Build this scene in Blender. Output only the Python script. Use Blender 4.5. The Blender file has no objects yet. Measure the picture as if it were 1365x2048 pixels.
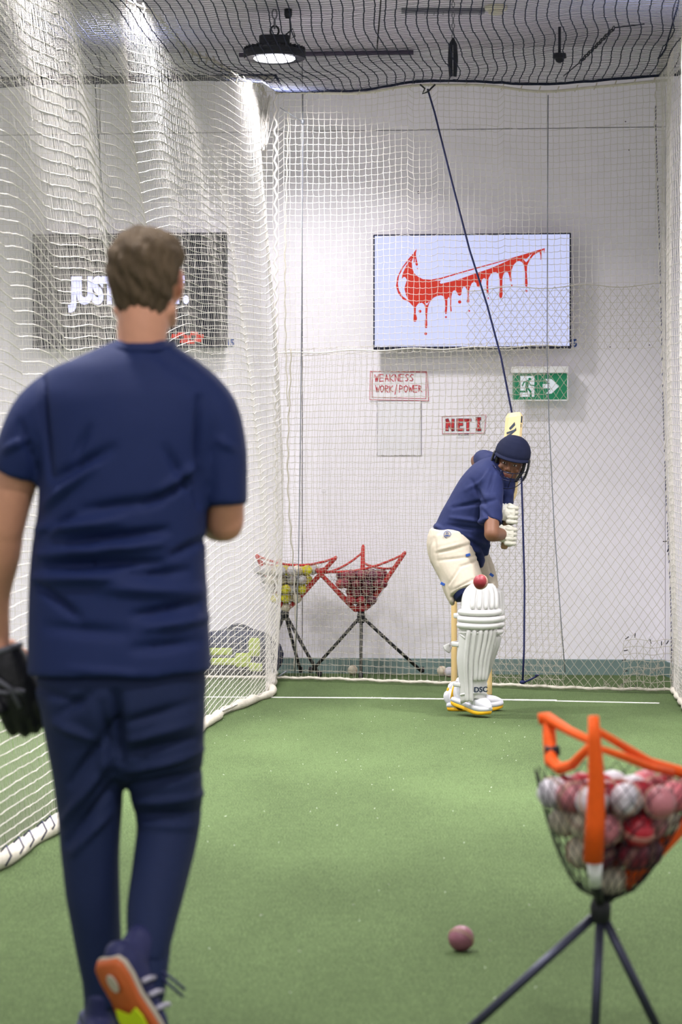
import bpy, math, random
import numpy as np
from mathutils import Vector, Matrix
from mathutils.geometry import tessellate_polygon

random.seed(7)
RNG = np.random.RandomState(11)
SC = bpy.context.scene
COL = SC.collection
V = Vector
PI = math.pi

# ------------------------------------------------------------------ camera, world, exposure
FPX = 4836.0          # 85 mm lens on a 36 mm tall frame, 2048 px
HC = 1.245            # eye height of the lens
CX, HY = 682.5, 1002.0
cam = bpy.data.objects.new('camera', bpy.data.cameras.new('camera'))
COL.objects.link(cam)
cam.location = (0, 0, HC)
cam.rotation_euler = (PI / 2, 0, 0)
cam.data.sensor_fit = 'AUTO'
cam.data.sensor_width = 36
cam.data.lens = 85.0
cam.data.shift_y = -22.0 / 2048
cam.data.clip_start = 0.1
cam.data.clip_end = 80
cam.data.dof.use_dof = True
cam.data.dof.focus_distance = 14.2
cam.data.dof.aperture_fstop = 4.6
SC.camera = cam

world = bpy.data.worlds.new('world')
SC.world = world
world.use_nodes = True
world.node_tree.nodes['Background'].inputs[0].default_value = (0.97, 0.94, 1.0, 1)
world.node_tree.nodes['Background'].inputs[1].default_value = 0.62

SC.view_settings.view_transform = 'Standard'
SC.view_settings.look = 'None'
SC.view_settings.gamma = 1
SC.view_settings.use_curve_mapping = False
SC.view_settings.exposure = 0.43

LAMP_W = 122.0        # watts of each high-bay lamp
LAMPS = [            # x, y, z of the lens, power factor
    (-0.44, 16.0, 4.17, .52), (-1.25, 13.7, 4.17, 1.0), (-1.3, 10.6, 4.3, 1.1), (-1.2, 6.0, 4.3, .5),
    (.4, 3.0, 4.3, .42), (-1.0, -0.6, 4.3, .5), (-3.6, 14.2, 4.2, 1.1), (-3.8, 9.0, 4.3, .9), (1.3, 10.0, 4.32, 1.1), (1.6, 12.6, 4.34, .7)]  # lamps nearest the camera and on the right are added, unseen fill lights

# ------------------------------------------------------------------ helpers
def P(px, py, d):
    """the point seen at pixel px, py that stands d metres down the hall"""
    return V(((px - CX) / FPX * d, d, HC + (HY - py) / FPX * d))

def PF(px, py, z=0.0):
    d = (HC - z) * FPX / (py - HY)
    return V(((px - CX) / FPX * d, d, z))

def lin(c):
    return tuple(((x / 255) / 12.92 if x / 255 <= .04045 else ((x / 255 + .055) / 1.055) ** 2.4) for x in c)

MATS = {}
def mat(name, rgb, rough=.6, bump=0, scale=60, var=0, emit=0, metal=0, attr=False, spec=.4, coat=0, stretch=None, sheen=0, base=1):
    if name in MATS: return MATS[name]
    m = bpy.data.materials.new(name); m.use_nodes = True
    nt = m.node_tree; b = nt.nodes['Principled BSDF']
    c = lin(rgb) + (1,)
    b.inputs['Base Color'].default_value = tuple(x * base for x in c[:3]) + (1,)
    b.inputs['Roughness'].default_value = rough
    b.inputs['Metallic'].default_value = metal
    b.inputs['Specular IOR Level'].default_value = spec
    b.inputs['Coat Weight'].default_value = coat
    b.inputs['Sheen Weight'].default_value = sheen
    if emit:
        b.inputs['Emission Color'].default_value = c
        b.inputs['Emission Strength'].default_value = emit
    src = None
    if attr:
        a = nt.nodes.new('ShaderNodeAttribute'); a.attribute_name = 'Col'; src = a.outputs['Color']
        nt.links.new(src, b.inputs['Base Color'])
    if bump or var:
        tc = nt.nodes.new('ShaderNodeTexCoord'); mp = nt.nodes.new('ShaderNodeMapping')
        if stretch: mp.inputs['Scale'].default_value = stretch
        nt.links.new(tc.outputs['Object'], mp.inputs[0])
        n = nt.nodes.new('ShaderNodeTexNoise'); n.inputs['Scale'].default_value = scale
        n.inputs['Detail'].default_value = 4
        nt.links.new(mp.outputs[0], n.inputs['Vector'])
        if bump:
            bp = nt.nodes.new('ShaderNodeBump'); bp.inputs['Strength'].default_value = bump
            bp.inputs['Distance'].default_value = .01
            nt.links.new(n.outputs['Fac'], bp.inputs['Height']); nt.links.new(bp.outputs[0], b.inputs['Normal'])
        if var:
            n2 = nt.nodes.new('ShaderNodeTexNoise'); n2.inputs['Scale'].default_value = scale * .25
            n2.inputs['Detail'].default_value = 5
            nt.links.new(mp.outputs[0], n2.inputs['Vector'])
            mr = nt.nodes.new('ShaderNodeMapRange')
            mr.inputs['From Min'].default_value = .3; mr.inputs['From Max'].default_value = .7
            mr.inputs['To Min'].default_value = 1 - var; mr.inputs['To Max'].default_value = 1 + var
            nt.links.new(n2.outputs['Fac'], mr.inputs['Value'])
            mx = nt.nodes.new('ShaderNodeVectorMath'); mx.operation = 'SCALE'
            if src: nt.links.new(src, mx.inputs[0])
            else: mx.inputs[0].default_value = c[:3]
            nt.links.new(mr.outputs[0], mx.inputs['Scale'])
            nt.links.new(mx.outputs[0], b.inputs['Base Color'])
    MATS[name] = m
    return m

def tag(o, label=None, cat=None, group=None, kind=None):
    if label: o['label'] = label
    if cat: o['category'] = cat
    if group: o['group'] = group
    if kind: o['kind'] = kind
    return o

def empty(name, loc=(0, 0, 0), rz=0):
    o = bpy.data.objects.new(name, None); COL.objects.link(o)
    o.location = loc; o.rotation_euler = (0, 0, rz); o.empty_display_size = .05
    return o

def link_mesh(name, me, parent=None, origin=None, mats=None, smooth=True):
    if mats:
        for m in (mats if isinstance(mats, (list, tuple)) else [mats]): me.materials.append(m)
    if smooth: me.shade_smooth()
    o = bpy.data.objects.new(name, me); COL.objects.link(o)
    if parent is not None:
        o.parent = parent
        # vertices are given in world space; the parent chain only translates
        wl = V((0, 0, 0)); p = parent
        while p is not None:
            wl += p.location; p = p.parent
        o.location = -wl
    return o

def frame(t, side):
    t = t.normalized(); s = side - t * side.dot(t)
    if s.length < 1e-4: s = t.orthogonal()
    s.normalize(); return t, s, t.cross(s)

class MB:
    def __init__(s): s.v = []; s.f = []; s.m = []
    def add(s, vs, fs, mi=0):
        k = len(s.v); s.v += [tuple(v) for v in vs]
        s.f += [tuple(i + k for i in f) for f in fs]; s.m += [mi] * len(fs)
        return s
    def box(s, c, size, ax=None, mi=0):
        c = V(c); X, Y, Z = ax if ax else (V((1, 0, 0)), V((0, 1, 0)), V((0, 0, 1)))
        vs = [c + X * (size[0] / 2 * i) + Y * (size[1] / 2 * j) + Z * (size[2] / 2 * k) for i in (-1, 1) for j in (-1, 1) for k in (-1, 1)]
        return s.add(vs, [(0, 1, 3, 2), (4, 6, 7, 5), (0, 4, 5, 1), (2, 3, 7, 6), (0, 2, 6, 4), (1, 5, 7, 3)], mi)
    def bbox(s, c, size, ax=None, bev=.004, mi=0):
        """box with chamfered edges round its first two axes' outline"""
        c = V(c); X, Y, Z = ax if ax else (V((1, 0, 0)), V((0, 1, 0)), V((0, 0, 1)))
        a, b, h = size[0] / 2, size[1] / 2, size[2] / 2
        def ring(z, q):
            pts = []
            for sx, sy in ((1, 1), (-1, 1), (-1, -1), (1, -1)):
                A, B = (a - q) * sx, (b - q) * sy
                e = bev
                pr = [(A - e * sx, B), (A, B - e * sy)] if sx * sy < 0 else [(A, B - e * sy), (A - e * sx, B)]
                pts += pr
            return [c + X * x + Y * y + Z * z for x, y in pts]
        rs = [ring(-h, bev), ring(-h + bev, 0), ring(h - bev, 0), ring(h, bev)]
        return s.rings(rs, mi)
    def rings(s, rs, mi=0, cap=True):
        n = len(rs[0]); vs = [p for r in rs for p in r]; fs = []
        for i in range(len(rs) - 1):
            for j in range(n):
                k = (j + 1) % n
                fs.append((i * n + j, i * n + k, (i + 1) * n + k, (i + 1) * n + j))
        if cap:
            fs.append(tuple(reversed(range(n)))); fs.append(tuple(range((len(rs) - 1) * n, len(rs) * n)))
        return s.add(vs, fs, mi)
    def tube(s, pts, r, n=8, mi=0, cap=True):
        pts = [V(p) for p in pts]
        rr = r if isinstance(r, (list, tuple)) else [r] * len(pts)
        rs = []; prev = None
        for i, p in enumerate(pts):
            t = (pts[min(i + 1, len(pts) - 1)] - pts[max(i - 1, 0)])
            if t.length < 1e-9: t = V((0, 0, 1))
            if prev is None: prev = t.orthogonal()
            t, a, b = frame(t, prev); prev = a
            rs.append([p + (a * math.cos(2 * PI * j / n) + b * math.sin(2 * PI * j / n)) * rr[i] for j in range(n)])
        return s.rings(rs, mi, cap)
    def loft(s, pts, ab, side, n=20, ends=(1, 1), power=2.0, mi=0, sub=3):
        """elliptical sections along a path: a along side, b across; smooth in between"""
        pts = [V(p) for p in pts]; N = len(pts)
        ab = [(x, x) if not isinstance(x, (tuple, list)) else x for x in ab]
        if sub > 1:
            q = []; w = []
            def cr(p0, p1, p2, p3, t):
                return .5 * ((2 * p1) + (p2 - p0) * t + (2 * p0 - 5 * p1 + 4 * p2 - p3) * t * t + (3 * p1 - p0 - 3 * p2 + p3) * t ** 3)
            for i in range(N - 1):
                I = [max(i - 1, 0), i, i + 1, min(i + 2, N - 1)]
                for k in range(sub):
                    t = k / sub
                    q.append(cr(*[pts[j] for j in I], t))
                    w.append(tuple(max(.0008, cr(*[ab[j][c] for j in I], t)) for c in (0, 1)))
            q.append(pts[-1]); w.append(ab[-1]); pts, ab = q, w; N = len(pts)
        side = V(side)
        secs = []
        for i in range(N):
            t = pts[min(i + 1, N - 1)] - pts[max(i - 1, 0)]
            secs.append((pts[i],) + frame(t, side) + tuple(ab[i]))
        out = []
        if ends[0]:
            c, t, a, b, A, B = secs[0]
            for g in (85, 60, 30):
                k = math.radians(g); out.append((c - t * min(A, B) * math.sin(k), t, a, b, A * math.cos(k), B * math.cos(k)))
        out += secs
        if ends[1]:
            c, t, a, b, A, B = secs[-1]
            for g in (30, 60, 85):
                k = math.radians(g); out.append((c + t * min(A, B) * math.sin(k), t, a, b, A * math.cos(k), B * math.cos(k)))
        rs = []
        e = 2.0 / power
        for c, t, a, b, A, B in out:
            r = []
            for j in range(n):
                th = 2 * PI * j / n; ct, st = math.cos(th), math.sin(th)
                r.append(c + a * (A * math.copysign(abs(ct) ** e, ct)) + b * (B * math.copysign(abs(st) ** e, st)))
            rs.append(r)
        return s.rings(rs, mi)
    def ell(s, c, rad, ax=None, nu=16, nv=10, mi=0):
        c = V(c); X, Y, Z = ax if ax else (V((1, 0, 0)), V((0, 1, 0)), V((0, 0, 1)))
        rs = []
        for i in range(nv + 1):
            ph = -PI / 2 + PI * i / nv; ph = max(min(ph, PI / 2 - .02), -PI / 2 + .02)
            rs.append([c + X * rad[0] * math.cos(ph) * math.cos(2 * PI * j / nu) + Y * rad[1] * math.cos(ph) * math.sin(2 * PI * j / nu) + Z * rad[2] * math.sin(ph) for j in range(nu)])
        return s.rings(rs, mi)
    def lathe(s, c, prof, axis=(0, 0, 1), n=24, mi=0):
        """prof: list of (radius, height along axis)"""
        c = V(c); t, a, b = frame(V(axis), V((1, 0, 0)) if abs(V(axis).normalized().x) < .9 else V((0, 1, 0)))
        return s.rings([[c + t * h + (a * math.cos(2 * PI * j / n) + b * math.sin(2 * PI * j / n)) * max(r, .0003) for j in range(n)] for r, h in prof], mi)
    def prism(s, pts, O, X, Y, th, mi=0):
        """flat outline in the plane O, X, Y, th thick along X x Y"""
        O, X, Y = V(O), V(X), V(Y); N = X.cross(Y).normalized(); n = len(pts)
        top = [O + X * x + Y * y + N * th for x, y in pts]; bot = [O + X * x + Y * y for x, y in pts]
        tri = tessellate_polygon([[V((x, y, 0)) for x, y in pts]])
        fs = [tuple(t) for t in tri] + [tuple(i + n for i in reversed(t)) for t in tri]
        area = sum(pts[i][0] * pts[(i + 1) % n][1] - pts[(i + 1) % n][0] * pts[i][1] for i in range(n))
        fs += [(i, (i + 1) % n, n + (i + 1) % n, n + i) for i in range(n)]
        return s.add(bot + top, fs, mi)
    def mesh(s, name='m'):
        me = bpy.data.meshes.new(name); me.from_pydata(s.v, [], s.f)
        me.polygons.foreach_set('material_index', s.m); me.update()
        return me
    def build(s, name, mats, parent=None, smooth=True, recalc=False):
        me = s.mesh(name)
        if recalc:
            import bmesh
            bm = bmesh.new(); bm.from_mesh(me); bmesh.ops.recalc_face_normals(bm, faces=bm.faces); bm.to_mesh(me); bm.free()
        return link_mesh(name, me, parent, mats=mats, smooth=smooth)

def remesh(mb, name, mats, parent, voxel=.008, smooth=4, disp=None, color=None):
    """fuse the closed lofts of mb into one continuous surface"""
    me = mb.mesh('tmp'); o = bpy.data.objects.new('tmp', me); COL.objects.link(o)
    r = o.modifiers.new('r', 'REMESH'); r.mode = 'VOXEL'; r.voxel_size = voxel; r.adaptivity = 0
    sm = o.modifiers.new('s', 'SMOOTH'); sm.iterations = smooth; sm.factor = .5
    dg = bpy.context.evaluated_depsgraph_get(); dg.update()
    nm = bpy.data.meshes.new_from_object(o.evaluated_get(dg)); nm.name = name
    bpy.data.objects.remove(o); bpy.data.meshes.remove(me)
    n = len(nm.vertices); co = np.empty(n * 3); nm.vertices.foreach_get('co', co); co = co.reshape(-1, 3)
    if disp is not None:
        no = np.empty(n * 3); nm.vertices.foreach_get('normal', no); no = no.reshape(-1, 3)
        co = co + no * disp(co, no)[:, None]
        nm.vertices.foreach_set('co', co.ravel()); nm.update()
    if color is not None:
        at = nm.color_attributes.new('Col', 'FLOAT_COLOR', 'POINT')
        c = np.ones((n, 4)); c[:, :3] = color(co); at.data.foreach_set('color', c.ravel())
    nm.materials.clear()
    return link_mesh(name, nm, parent, mats=mats)

def strands(polys, r, sides=3):
    """many thin cords as one mesh; polys: list of (N,3) arrays"""
    vs = []; fs = []; k = 0
    ang = np.arange(sides) * 2 * PI / sides
    for p in polys:
        p = np.asarray(p, float); n = len(p)
        if n < 2: continue
        t = np.gradient(p, axis=0); t /= (np.linalg.norm(t, axis=1)[:, None] + 1e-9)
        ref = np.array([0., 0., 1.]) if abs(t[:, 2]).mean() < .7 else np.array([0., 1., 0.])
        a = np.cross(t, ref); a /= (np.linalg.norm(a, axis=1)[:, None] + 1e-9); b = np.cross(t, a)
        ring = p[:, None, :] + r * (a[:, None, :] * np.cos(ang)[None, :, None] + b[:, None, :] * np.sin(ang)[None, :, None])
        vs.append(ring.reshape(-1, 3))
        i = np.arange(n - 1)[:, None] * sides; j = np.arange(sides)[None, :]; j2 = (j + 1) % sides
        fs.append(np.stack([i + j, i + j2, i + sides + j2, i + sides + j], -1).reshape(-1, 4) + k)
        k += n * sides
    vs = np.concatenate(vs); fs = np.concatenate(fs)
    me = bpy.data.meshes.new('net'); me.vertices.add(len(vs)); me.vertices.foreach_set('co', vs.ravel().astype(np.float32))
    nf = len(fs); me.loops.add(nf * 4); me.loops.foreach_set('vertex_index', fs.ravel().astype(np.int32))
    me.polygons.add(nf); me.polygons.foreach_set('loop_start', (np.arange(nf) * 4).astype(np.int32))
    me.update(calc_edges=True)
    return me

def text_mesh(txt, size=1.0, offset=0.0, shear=0.0, sx=1.0, depth=0.004, align='CENTER'):
    c = bpy.data.curves.new('t', 'FONT'); c.body = txt; c.size = size; c.offset = offset; c.shear = shear
    c.extrude = depth / 2; c.align_x = align; c.align_y = 'CENTER'; c.resolution_u = 3
    o = bpy.data.objects.new('t', c); COL.objects.link(o)
    dg = bpy.context.evaluated_depsgraph_get(); dg.update()
    me = bpy.data.meshes.new_from_object(o.evaluated_get(dg)); bpy.data.objects.remove(o); bpy.data.curves.remove(c)
    for v in me.vertices: v.co.x *= sx
    me.materials.clear()
    return me

def place_text(name, me, O, X, Y, mats, parent=None):
    X = V(X).normalized(); Y = V(Y).normalized(); N = X.cross(Y)
    for v in me.vertices:
        c = v.co.copy(); v.co = V(O) + X * c.x + Y * c.y + N * c.z
    return link_mesh(name, me, parent, mats=mats, smooth=False)

STROKES = {  # hand lettering, unit box
    'W': [[(0, 1), (.2, 0), (.45, .7), (.7, 0), (1, 1)]], 'E': [[(.9, 1), (0, 1), (0, 0), (.9, 0)], [(0, .52), (.75, .55)]],
    'A': [[(0, 0), (.45, 1), (.9, 0)], [(.15, .38), (.75, .38)]], 'K': [[(0, 0), (0, 1)], [(.85, 1), (0, .45), (.9, 0)]],
    'N': [[(0, 0), (.02, 1), (.85, 0), (.9, 1)]], 'S': [[(.85, .9), (.45, 1), (.1, .78), (.45, .52), (.8, .3), (.5, 0), (.05, .1)]],
    'O': [[(.45, 1), (.05, .75), (.05, .25), (.45, 0), (.85, .25), (.85, .75), (.45, 1)]], 'R': [[(0, 0), (0, 1), (.75, .85), (.7, .6), (0, .5), (.85, 0)]],
    'P': [[(0, 0), (0, 1), (.8, .85), (.75, .55), (0, .48)]], '/': [[(.05, -.35), (.6, 1.1)]], 'T': [[(0, 1), (1, 1)], [(.5, 1), (.5, 0)]],
    'I': [[(.1, 1), (.9, 1)], [(.5, 1), (.5, 0)], [(.1, 0), (.9, 0)]], 'U': [[(0, 1), (.05, .15), (.45, 0), (.85, .15), (.9, 1)]],
    'G': [[(.85, .85), (.4, 1), (.05, .6), (.1, .15), (.5, 0), (.85, .3), (.5, .4)]], 'F': [[(0, 0), (0, 1), (.9, 1)], [(0, .52), (.7, .52)]], ' ': []}
def ribbon(mb, pts, O, X, Y, w, th, mi=0):
    for (x0, y0), (x1, y1) in zip(pts[:-1], pts[1:]):
        dx, dy = x1 - x0, y1 - y0; L = math.hypot(dx, dy) + 1e-9; ux, uy = dx / L, dy / L; e = w * .45
        a = (x0 - ux * e, y0 - uy * e); b = (x1 + ux * e, y1 + uy * e); nx, ny = -uy * w / 2, ux * w / 2
        mb.prism([(a[0] - nx, a[1] - ny), (b[0] - nx, b[1] - ny), (b[0] + nx, b[1] + ny), (a[0] + nx, a[1] + ny)], O, X, Y, th, mi)
def letters(mb, txt, O, X, Y, w, h, gap, sw, th, jit=0, mi=0):
    x = 0
    for ch in txt:
        for st in STROKES[ch]:
            ribbon(mb, [(x + a * w + random.uniform(-jit, jit), b * h + random.uniform(-jit, jit)) for a, b in st], O, X, Y, sw, th, mi)
        x += w + gap

def smoothstep(x, a, b):
    t = np.clip((x - a) / (b - a), 0, 1); return t * t * (3 - 2 * t)

# ------------------------------------------------------------------ materials
M = {}
M['wall'] = mat('wall_paint', (243, 239, 246), .75, .05, 40, .02)
M['joint'] = mat('joint_dark', (70, 72, 78), .9)
M['ceil'] = mat('ceiling_paint', (214, 208, 218), .9, .05, 20, .03)
M['base'] = mat('baseboard_grey_green', (112, 134, 130), .5, .05, 30, .05)
M['net'] = mat('white_net_cord', (214, 209, 202), .9, spec=.1)
M['net2'] = mat('cream_net_cord', (184, 178, 164), .9, spec=.1)
M['rope'] = mat('white_rope', (204, 198, 184), .9, .4, 120, .08, spec=.1)
M['blacknet'] = mat('black_net_cord', (34, 38, 56), .9, spec=.1)
M['navycord'] = mat('navy_cord', (22, 30, 78), .7)
M['steel'] = mat('steel_cable', (130, 134, 142), .4, metal=.6)
M['chain'] = mat('dull_chain', (120, 120, 128), .4, metal=.7)
M['black'] = mat('black_plastic', (26, 27, 32), .5, .1, 80)
M['tvblack'] = mat('tv_bezel', (20, 24, 48), .35)
M['screen'] = mat('screen_lilac', (206, 212, 252), .3, emit=.62, base=.25)
M['red'] = mat('screen_red', (196, 46, 30), .4, emit=.55, base=.4)
M['screen2'] = mat('screen_dark', (30, 31, 40), .25, emit=.10)
M['screentext'] = mat('screen_text', (196, 200, 255), .3, emit=.85)
M['green'] = mat('exit_green', (22, 122, 84), .4, emit=.15)
M['exitwhite'] = mat('exit_white', (225, 232, 240), .4, emit=.15)
M['white'] = mat('white_plastic', (238, 238, 238), .4)
M['paper'] = mat('paper', (236, 234, 240), .7)
M['redpen'] = mat('red_pen', (196, 60, 72), .7)
M['redpaint'] = mat('red_letter', (204, 58, 62), .7, 0, 60, .12)
M['darkpen'] = mat('dark_pen', (88, 78, 98), .7)
M['blue'] = mat('blue_sticker', (34, 78, 160), .5)
M['line'] = mat('crease_paint', (238, 238, 232), .8, .5, 90, .05)
M['wood'] = mat('stump_wood', (206, 178, 122), .5, .05, 60, .06, stretch=(1, 1, .1))
M['bat'] = mat('bat_willow', (204, 182, 134), .45, .03, 60, .05, stretch=(3, 3, .2))
M['grip'] = mat('bat_grip', (150, 120, 90), .8, .3, 200)
M['navy'] = mat('navy_shirt', (13, 33, 82), .75, .12, 500, .04)
M['navy2'] = mat('navy_shirt_batter', (10, 25, 72), .8, .1, 400, .04)
M['trouser'] = mat('navy_trousers', (13, 30, 68), .8, .1, 400, .05)
M['detector'] = mat('cream_plastic', (222, 214, 196), .5)
M['cream'] = mat('cream_shorts', (184, 174, 157), .8, .08, 200, .05)
M['pad'] = mat('white_pad', (202, 201, 199), .55, .05, 90, .02)
M['padline'] = mat('pad_dark_print', (24, 40, 60), .6)
M['glove'] = mat('white_glove', (190, 188, 174), .6, .08, 120, .05)
M['helmet'] = mat('navy_helmet_cloth', (21, 26, 48), .85, .15, 700, .03, spec=.15)
M['grille'] = mat('grille_steel', (38, 40, 58), .25, metal=.8)
M['skin'] = mat('skin', (200, 150, 120), .55, .06, 200, .04, attr=True)
M['eye'] = mat('eyeball', (225, 222, 218), .2)
M['iris'] = mat('iris', (30, 20, 14), .2)
M['hair'] = mat('brown_hair', (92, 76, 56), .8, .9, 60, .22, stretch=(2, 2, .6))
M['blackhair'] = mat('black_hair', (20, 16, 14), .9, .6, 200)
M['shoewhite'] = mat('shoe_white', (218, 217, 226), .5, .05, 100)
M['shoeyellow'] = mat('shoe_yellow', (236, 180, 30), .5)
M['shoenavy'] = mat('shoe_navy', (36, 40, 84), .6, .1, 150)
M['shoegrey'] = mat('shoe_grey', (176, 172, 188), .6)
M['gum'] = mat('gum_sole', (188, 92, 42), .55, .2, 120, .06)
M['lime'] = mat('lime', (206, 226, 30), .5)
M['mitt'] = mat('black_leather', (22, 22, 26), .45, .3, 60, .1)
M['mittgrey'] = mat('grey_leather', (96, 96, 104), .5, .2, 60)
M['orange'] = mat('orange_fabric', (240, 92, 8), .7, .15, 300, .05)
M['redfab'] = mat('red_fabric', (186, 48, 46), .7, .15, 200, .06)
M['legsteel'] = mat('leg_steel', (58, 60, 76), .35, metal=.5)
M['bagnet'] = mat('bag_net', (34, 34, 44), .9)
M['bagnavy'] = mat('bag_navy', (40, 46, 76), .7, .1, 60)
M['baglime'] = mat('bag_lime', (178, 196, 84), .6)
BALLC = {'dark red': (118, 36, 52), 'bright red': (166, 34, 48), 'deep red': (132, 34, 44), 'plum': (128, 80, 92), 'pink': (186, 96, 104), 'cream': (208, 198, 176), 'white': (196, 192, 198),
         'maroon': (96, 44, 62), 'yellow': (214, 204, 40), 'dusty pink': (172, 106, 112)}
for k, c in BALLC.items(): M['ball_' + k] = mat('ball_' + k.replace(' ', '_'), c, .45, .12, 50, .22)
M['seam'] = mat('ball_seam', (190, 160, 140), .7)
M['lens'] = mat('lamp_lens', (245, 245, 255), .3, emit=12)

# turf
def turf():
    m = bpy.data.materials.new('green_turf'); m.use_nodes = True; nt = m.node_tree; b = nt.nodes['Principled BSDF']
    b.inputs['Roughness'].default_value = .95; b.inputs['Specular IOR Level'].default_value = .1
    tc = nt.nodes.new('ShaderNodeTexCoord')
    def noise(sc, det, stretch=(1, 1, 1)):
        mp = nt.nodes.new('ShaderNodeMapping'); mp.inputs['Scale'].default_value = stretch
        nt.links.new(tc.outputs['Object'], mp.inputs[0])
        n = nt.nodes.new('ShaderNodeTexNoise'); n.inputs['Scale'].default_value = sc; n.inputs['Detail'].default_value = det
        nt.links.new(mp.outputs[0], n.inputs['Vector']); return n
    n1 = noise(170, 4); n2 = noise(1.1, 4, (1.2, .5, 1)); n3 = noise(30, 3, (1, .6, 1))
    r = nt.nodes.new('ShaderNodeValToRGB'); e = r.color_ramp.elements
    e[0].position = .3; e[0].color = lin((54, 68, 44)) + (1,); e[1].position = .72; e[1].color = lin((124, 142, 98)) + (1,)
    x = e.new(.52); x.color = lin((82, 100, 62)) + (1,)
    nt.links.new(n1.outputs['Fac'], r.inputs[0])
    s = nt.nodes.new('ShaderNodeMath'); s.operation = 'MULTIPLY_ADD'; s.inputs[1].default_value = .9; s.inputs[2].default_value = .55
    nt.links.new(n2.outputs['Fac'], s.inputs[0])
    s2 = nt.nodes.new('ShaderNodeMath'); s2.operation = 'MULTIPLY_ADD'; s2.inputs[1].default_value = .5; s2.inputs[2].default_value = .75
    nt.links.new(n3.outputs['Fac'], s2.inputs[0])
    s3 = nt.nodes.new('ShaderNodeMath'); s3.operation = 'MULTIPLY'; nt.links.new(s.outputs[0], s3.inputs[0]); nt.links.new(s2.outputs[0], s3.inputs[1])
    v = nt.nodes.new('ShaderNodeVectorMath'); v.operation = 'SCALE'
    nt.links.new(r.outputs[0], v.inputs[0]); nt.links.new(s3.outputs[0], v.inputs['Scale']); nt.links.new(v.outputs[0], b.inputs['Base Color'])
    bp = nt.nodes.new('ShaderNodeBump'); bp.inputs['Strength'].default_value = .6; bp.inputs['Distance'].default_value = .01
    nt.links.new(n1.outputs['Fac'], bp.inputs['Height']); nt.links.new(bp.outputs[0], b.inputs['Normal'])
    return m
M['turf'] = turf()

# ------------------------------------------------------------------ the hall
PHI = math.atan(.085)
W0 = V((-.44, 17.5, 0)); WU = V((math.cos(PHI), -math.sin(PHI), 0)); WN = V((-math.sin(PHI), -math.cos(PHI), 0)); UP = V((0, 0, 1))
def WALL(u, z, off=0.0): return W0 + WU * u + WN * off + UP * z
def wuz(px, py, off=0.0):
    """wall coordinates of the pixel on the plane off metres in front of the back wall"""
    r = V(((px - CX) / FPX, 1, (HY - py) / FPX)); o = V((0, 0, HC)); p0 = W0 + WN * off
    t = (p0 - o).dot(WN) / r.dot(WN); q = o + r * t
    return (q - W0).dot(WU), q.z
ZC = 4.5
CORNER = wuz(1332, 1000)[0]

fl = MB()
fl.box((0, 8, -.05), (18, 24, .1))
tag(fl.build('floor', M['turf'], smooth=False), kind='structure')

# back wall: panels with recessed joints
wb = MB(); a, b = WALL(-7, 0, -.13), WALL(CORNER + .3, ZC + .2, -.13)
wb.box((WALL((-7 + CORNER + .3) / 2, ZC / 2 + .05, -.16)), (CORNER + 7.3, .1, ZC + .3), (WU, WN, UP))
wall = tag(wb.build('wall_back', M['joint'], smooth=False), kind='structure')
us = [-7, -4.6, wuz(200, 700)[0], wuz(605, 700)[0], CORNER]
zj = wuz(900, 259)[1]
for (u0, u1) in zip(us[:-1], us[1:]):
    for (z0, z1) in ((0, zj), (zj, ZC + .05)):
        m = MB(); m.box(WALL((u0 + u1) / 2, (z0 + z1) / 2, -.055), (u1 - u0 - .006, .11, z1 - z0 - .006), (WU, WN, UP))
        m.build('wall_panel', M['wall'], wall, smooth=False)
bb = MB(); bb.box(WALL((-7 + CORNER) / 2, .0525, .006), (CORNER + 7, .012, .105), (WU, WN, UP))
bb.tube([WALL(-7, .106, .006), WALL(CORNER, .106, .006)], .006)
tag(bb.build('baseboard_back', M['base'], smooth=False), kind='structure')

# right wall runs along the lane
RD = V((.03, -1, 0)).normalized(); RN = V((RD.y, -RD.x, 0)) * 1
if RN.x > 0: RN = -RN
RC = WALL(CORNER, 0, 0)
rw = MB(); rw.box(RC + RD * 8.5 - RN * .06 + UP * (ZC / 2 + .05), (17.4, .12, ZC + .1), (RD, RN, UP))
tag(rw.build('wall_right', M['wall'], smooth=False), kind='structure')
rb = MB(); rb.box(RC + RD * 8.5 + RN * .006 + UP * .0525, (17, .012, .105), (RD, RN, UP))
tag(rb.build('baseboard_right', M['base'], smooth=False), kind='structure')

cb = MB(); cb.box((-1.6, 9.5, ZC + .14), (11, 17, .1))
ceil = tag(cb.build('ceiling', M['joint'], smooth=False), kind='structure')
dj = [17.9, 16.06, 14.86, 13.66, 12.46, 10, 7, 4, 1.2]
xj = [-7, -4.6, -2.2, .26, 2.7, 3.8]
for d1, d0 in zip(dj[:-1], dj[1:]):
    for x0, x1 in zip(xj[:-1], xj[1:]):
        m = MB(); m.box(((x0 + x1) / 2, (d0 + d1) / 2, ZC + .045), (x1 - x0 - .01, d1 - d0 - .012, .09))
        m.build('ceiling_panel', M['ceil'], ceil, smooth=False)

# small dents and screw holes in the wall
def wall_mark(px, py, r, dark=True):
    u, z = wuz(px, py); m = MB()
    m.lathe(WALL(u, z, .0), [(r * .3, -.001), (r, .0), (r * .9, .0015), (r * .35, .0008)], WN, 10)
    m.build('screw_hole' if dark else 'wall_dent', M['darkpen'] if dark else M['wall'], wall)
for px, py in ((838, 385), (1300, 690), (1258, 698), (1221, 694), (1252, 243), (1259, 300)): wall_mark(px, py, .011 if px == 838 else .005)
for px, py in ((648, 981), (1264, 1267), (1301, 1275)): wall_mark(px, py, .02, False)

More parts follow.
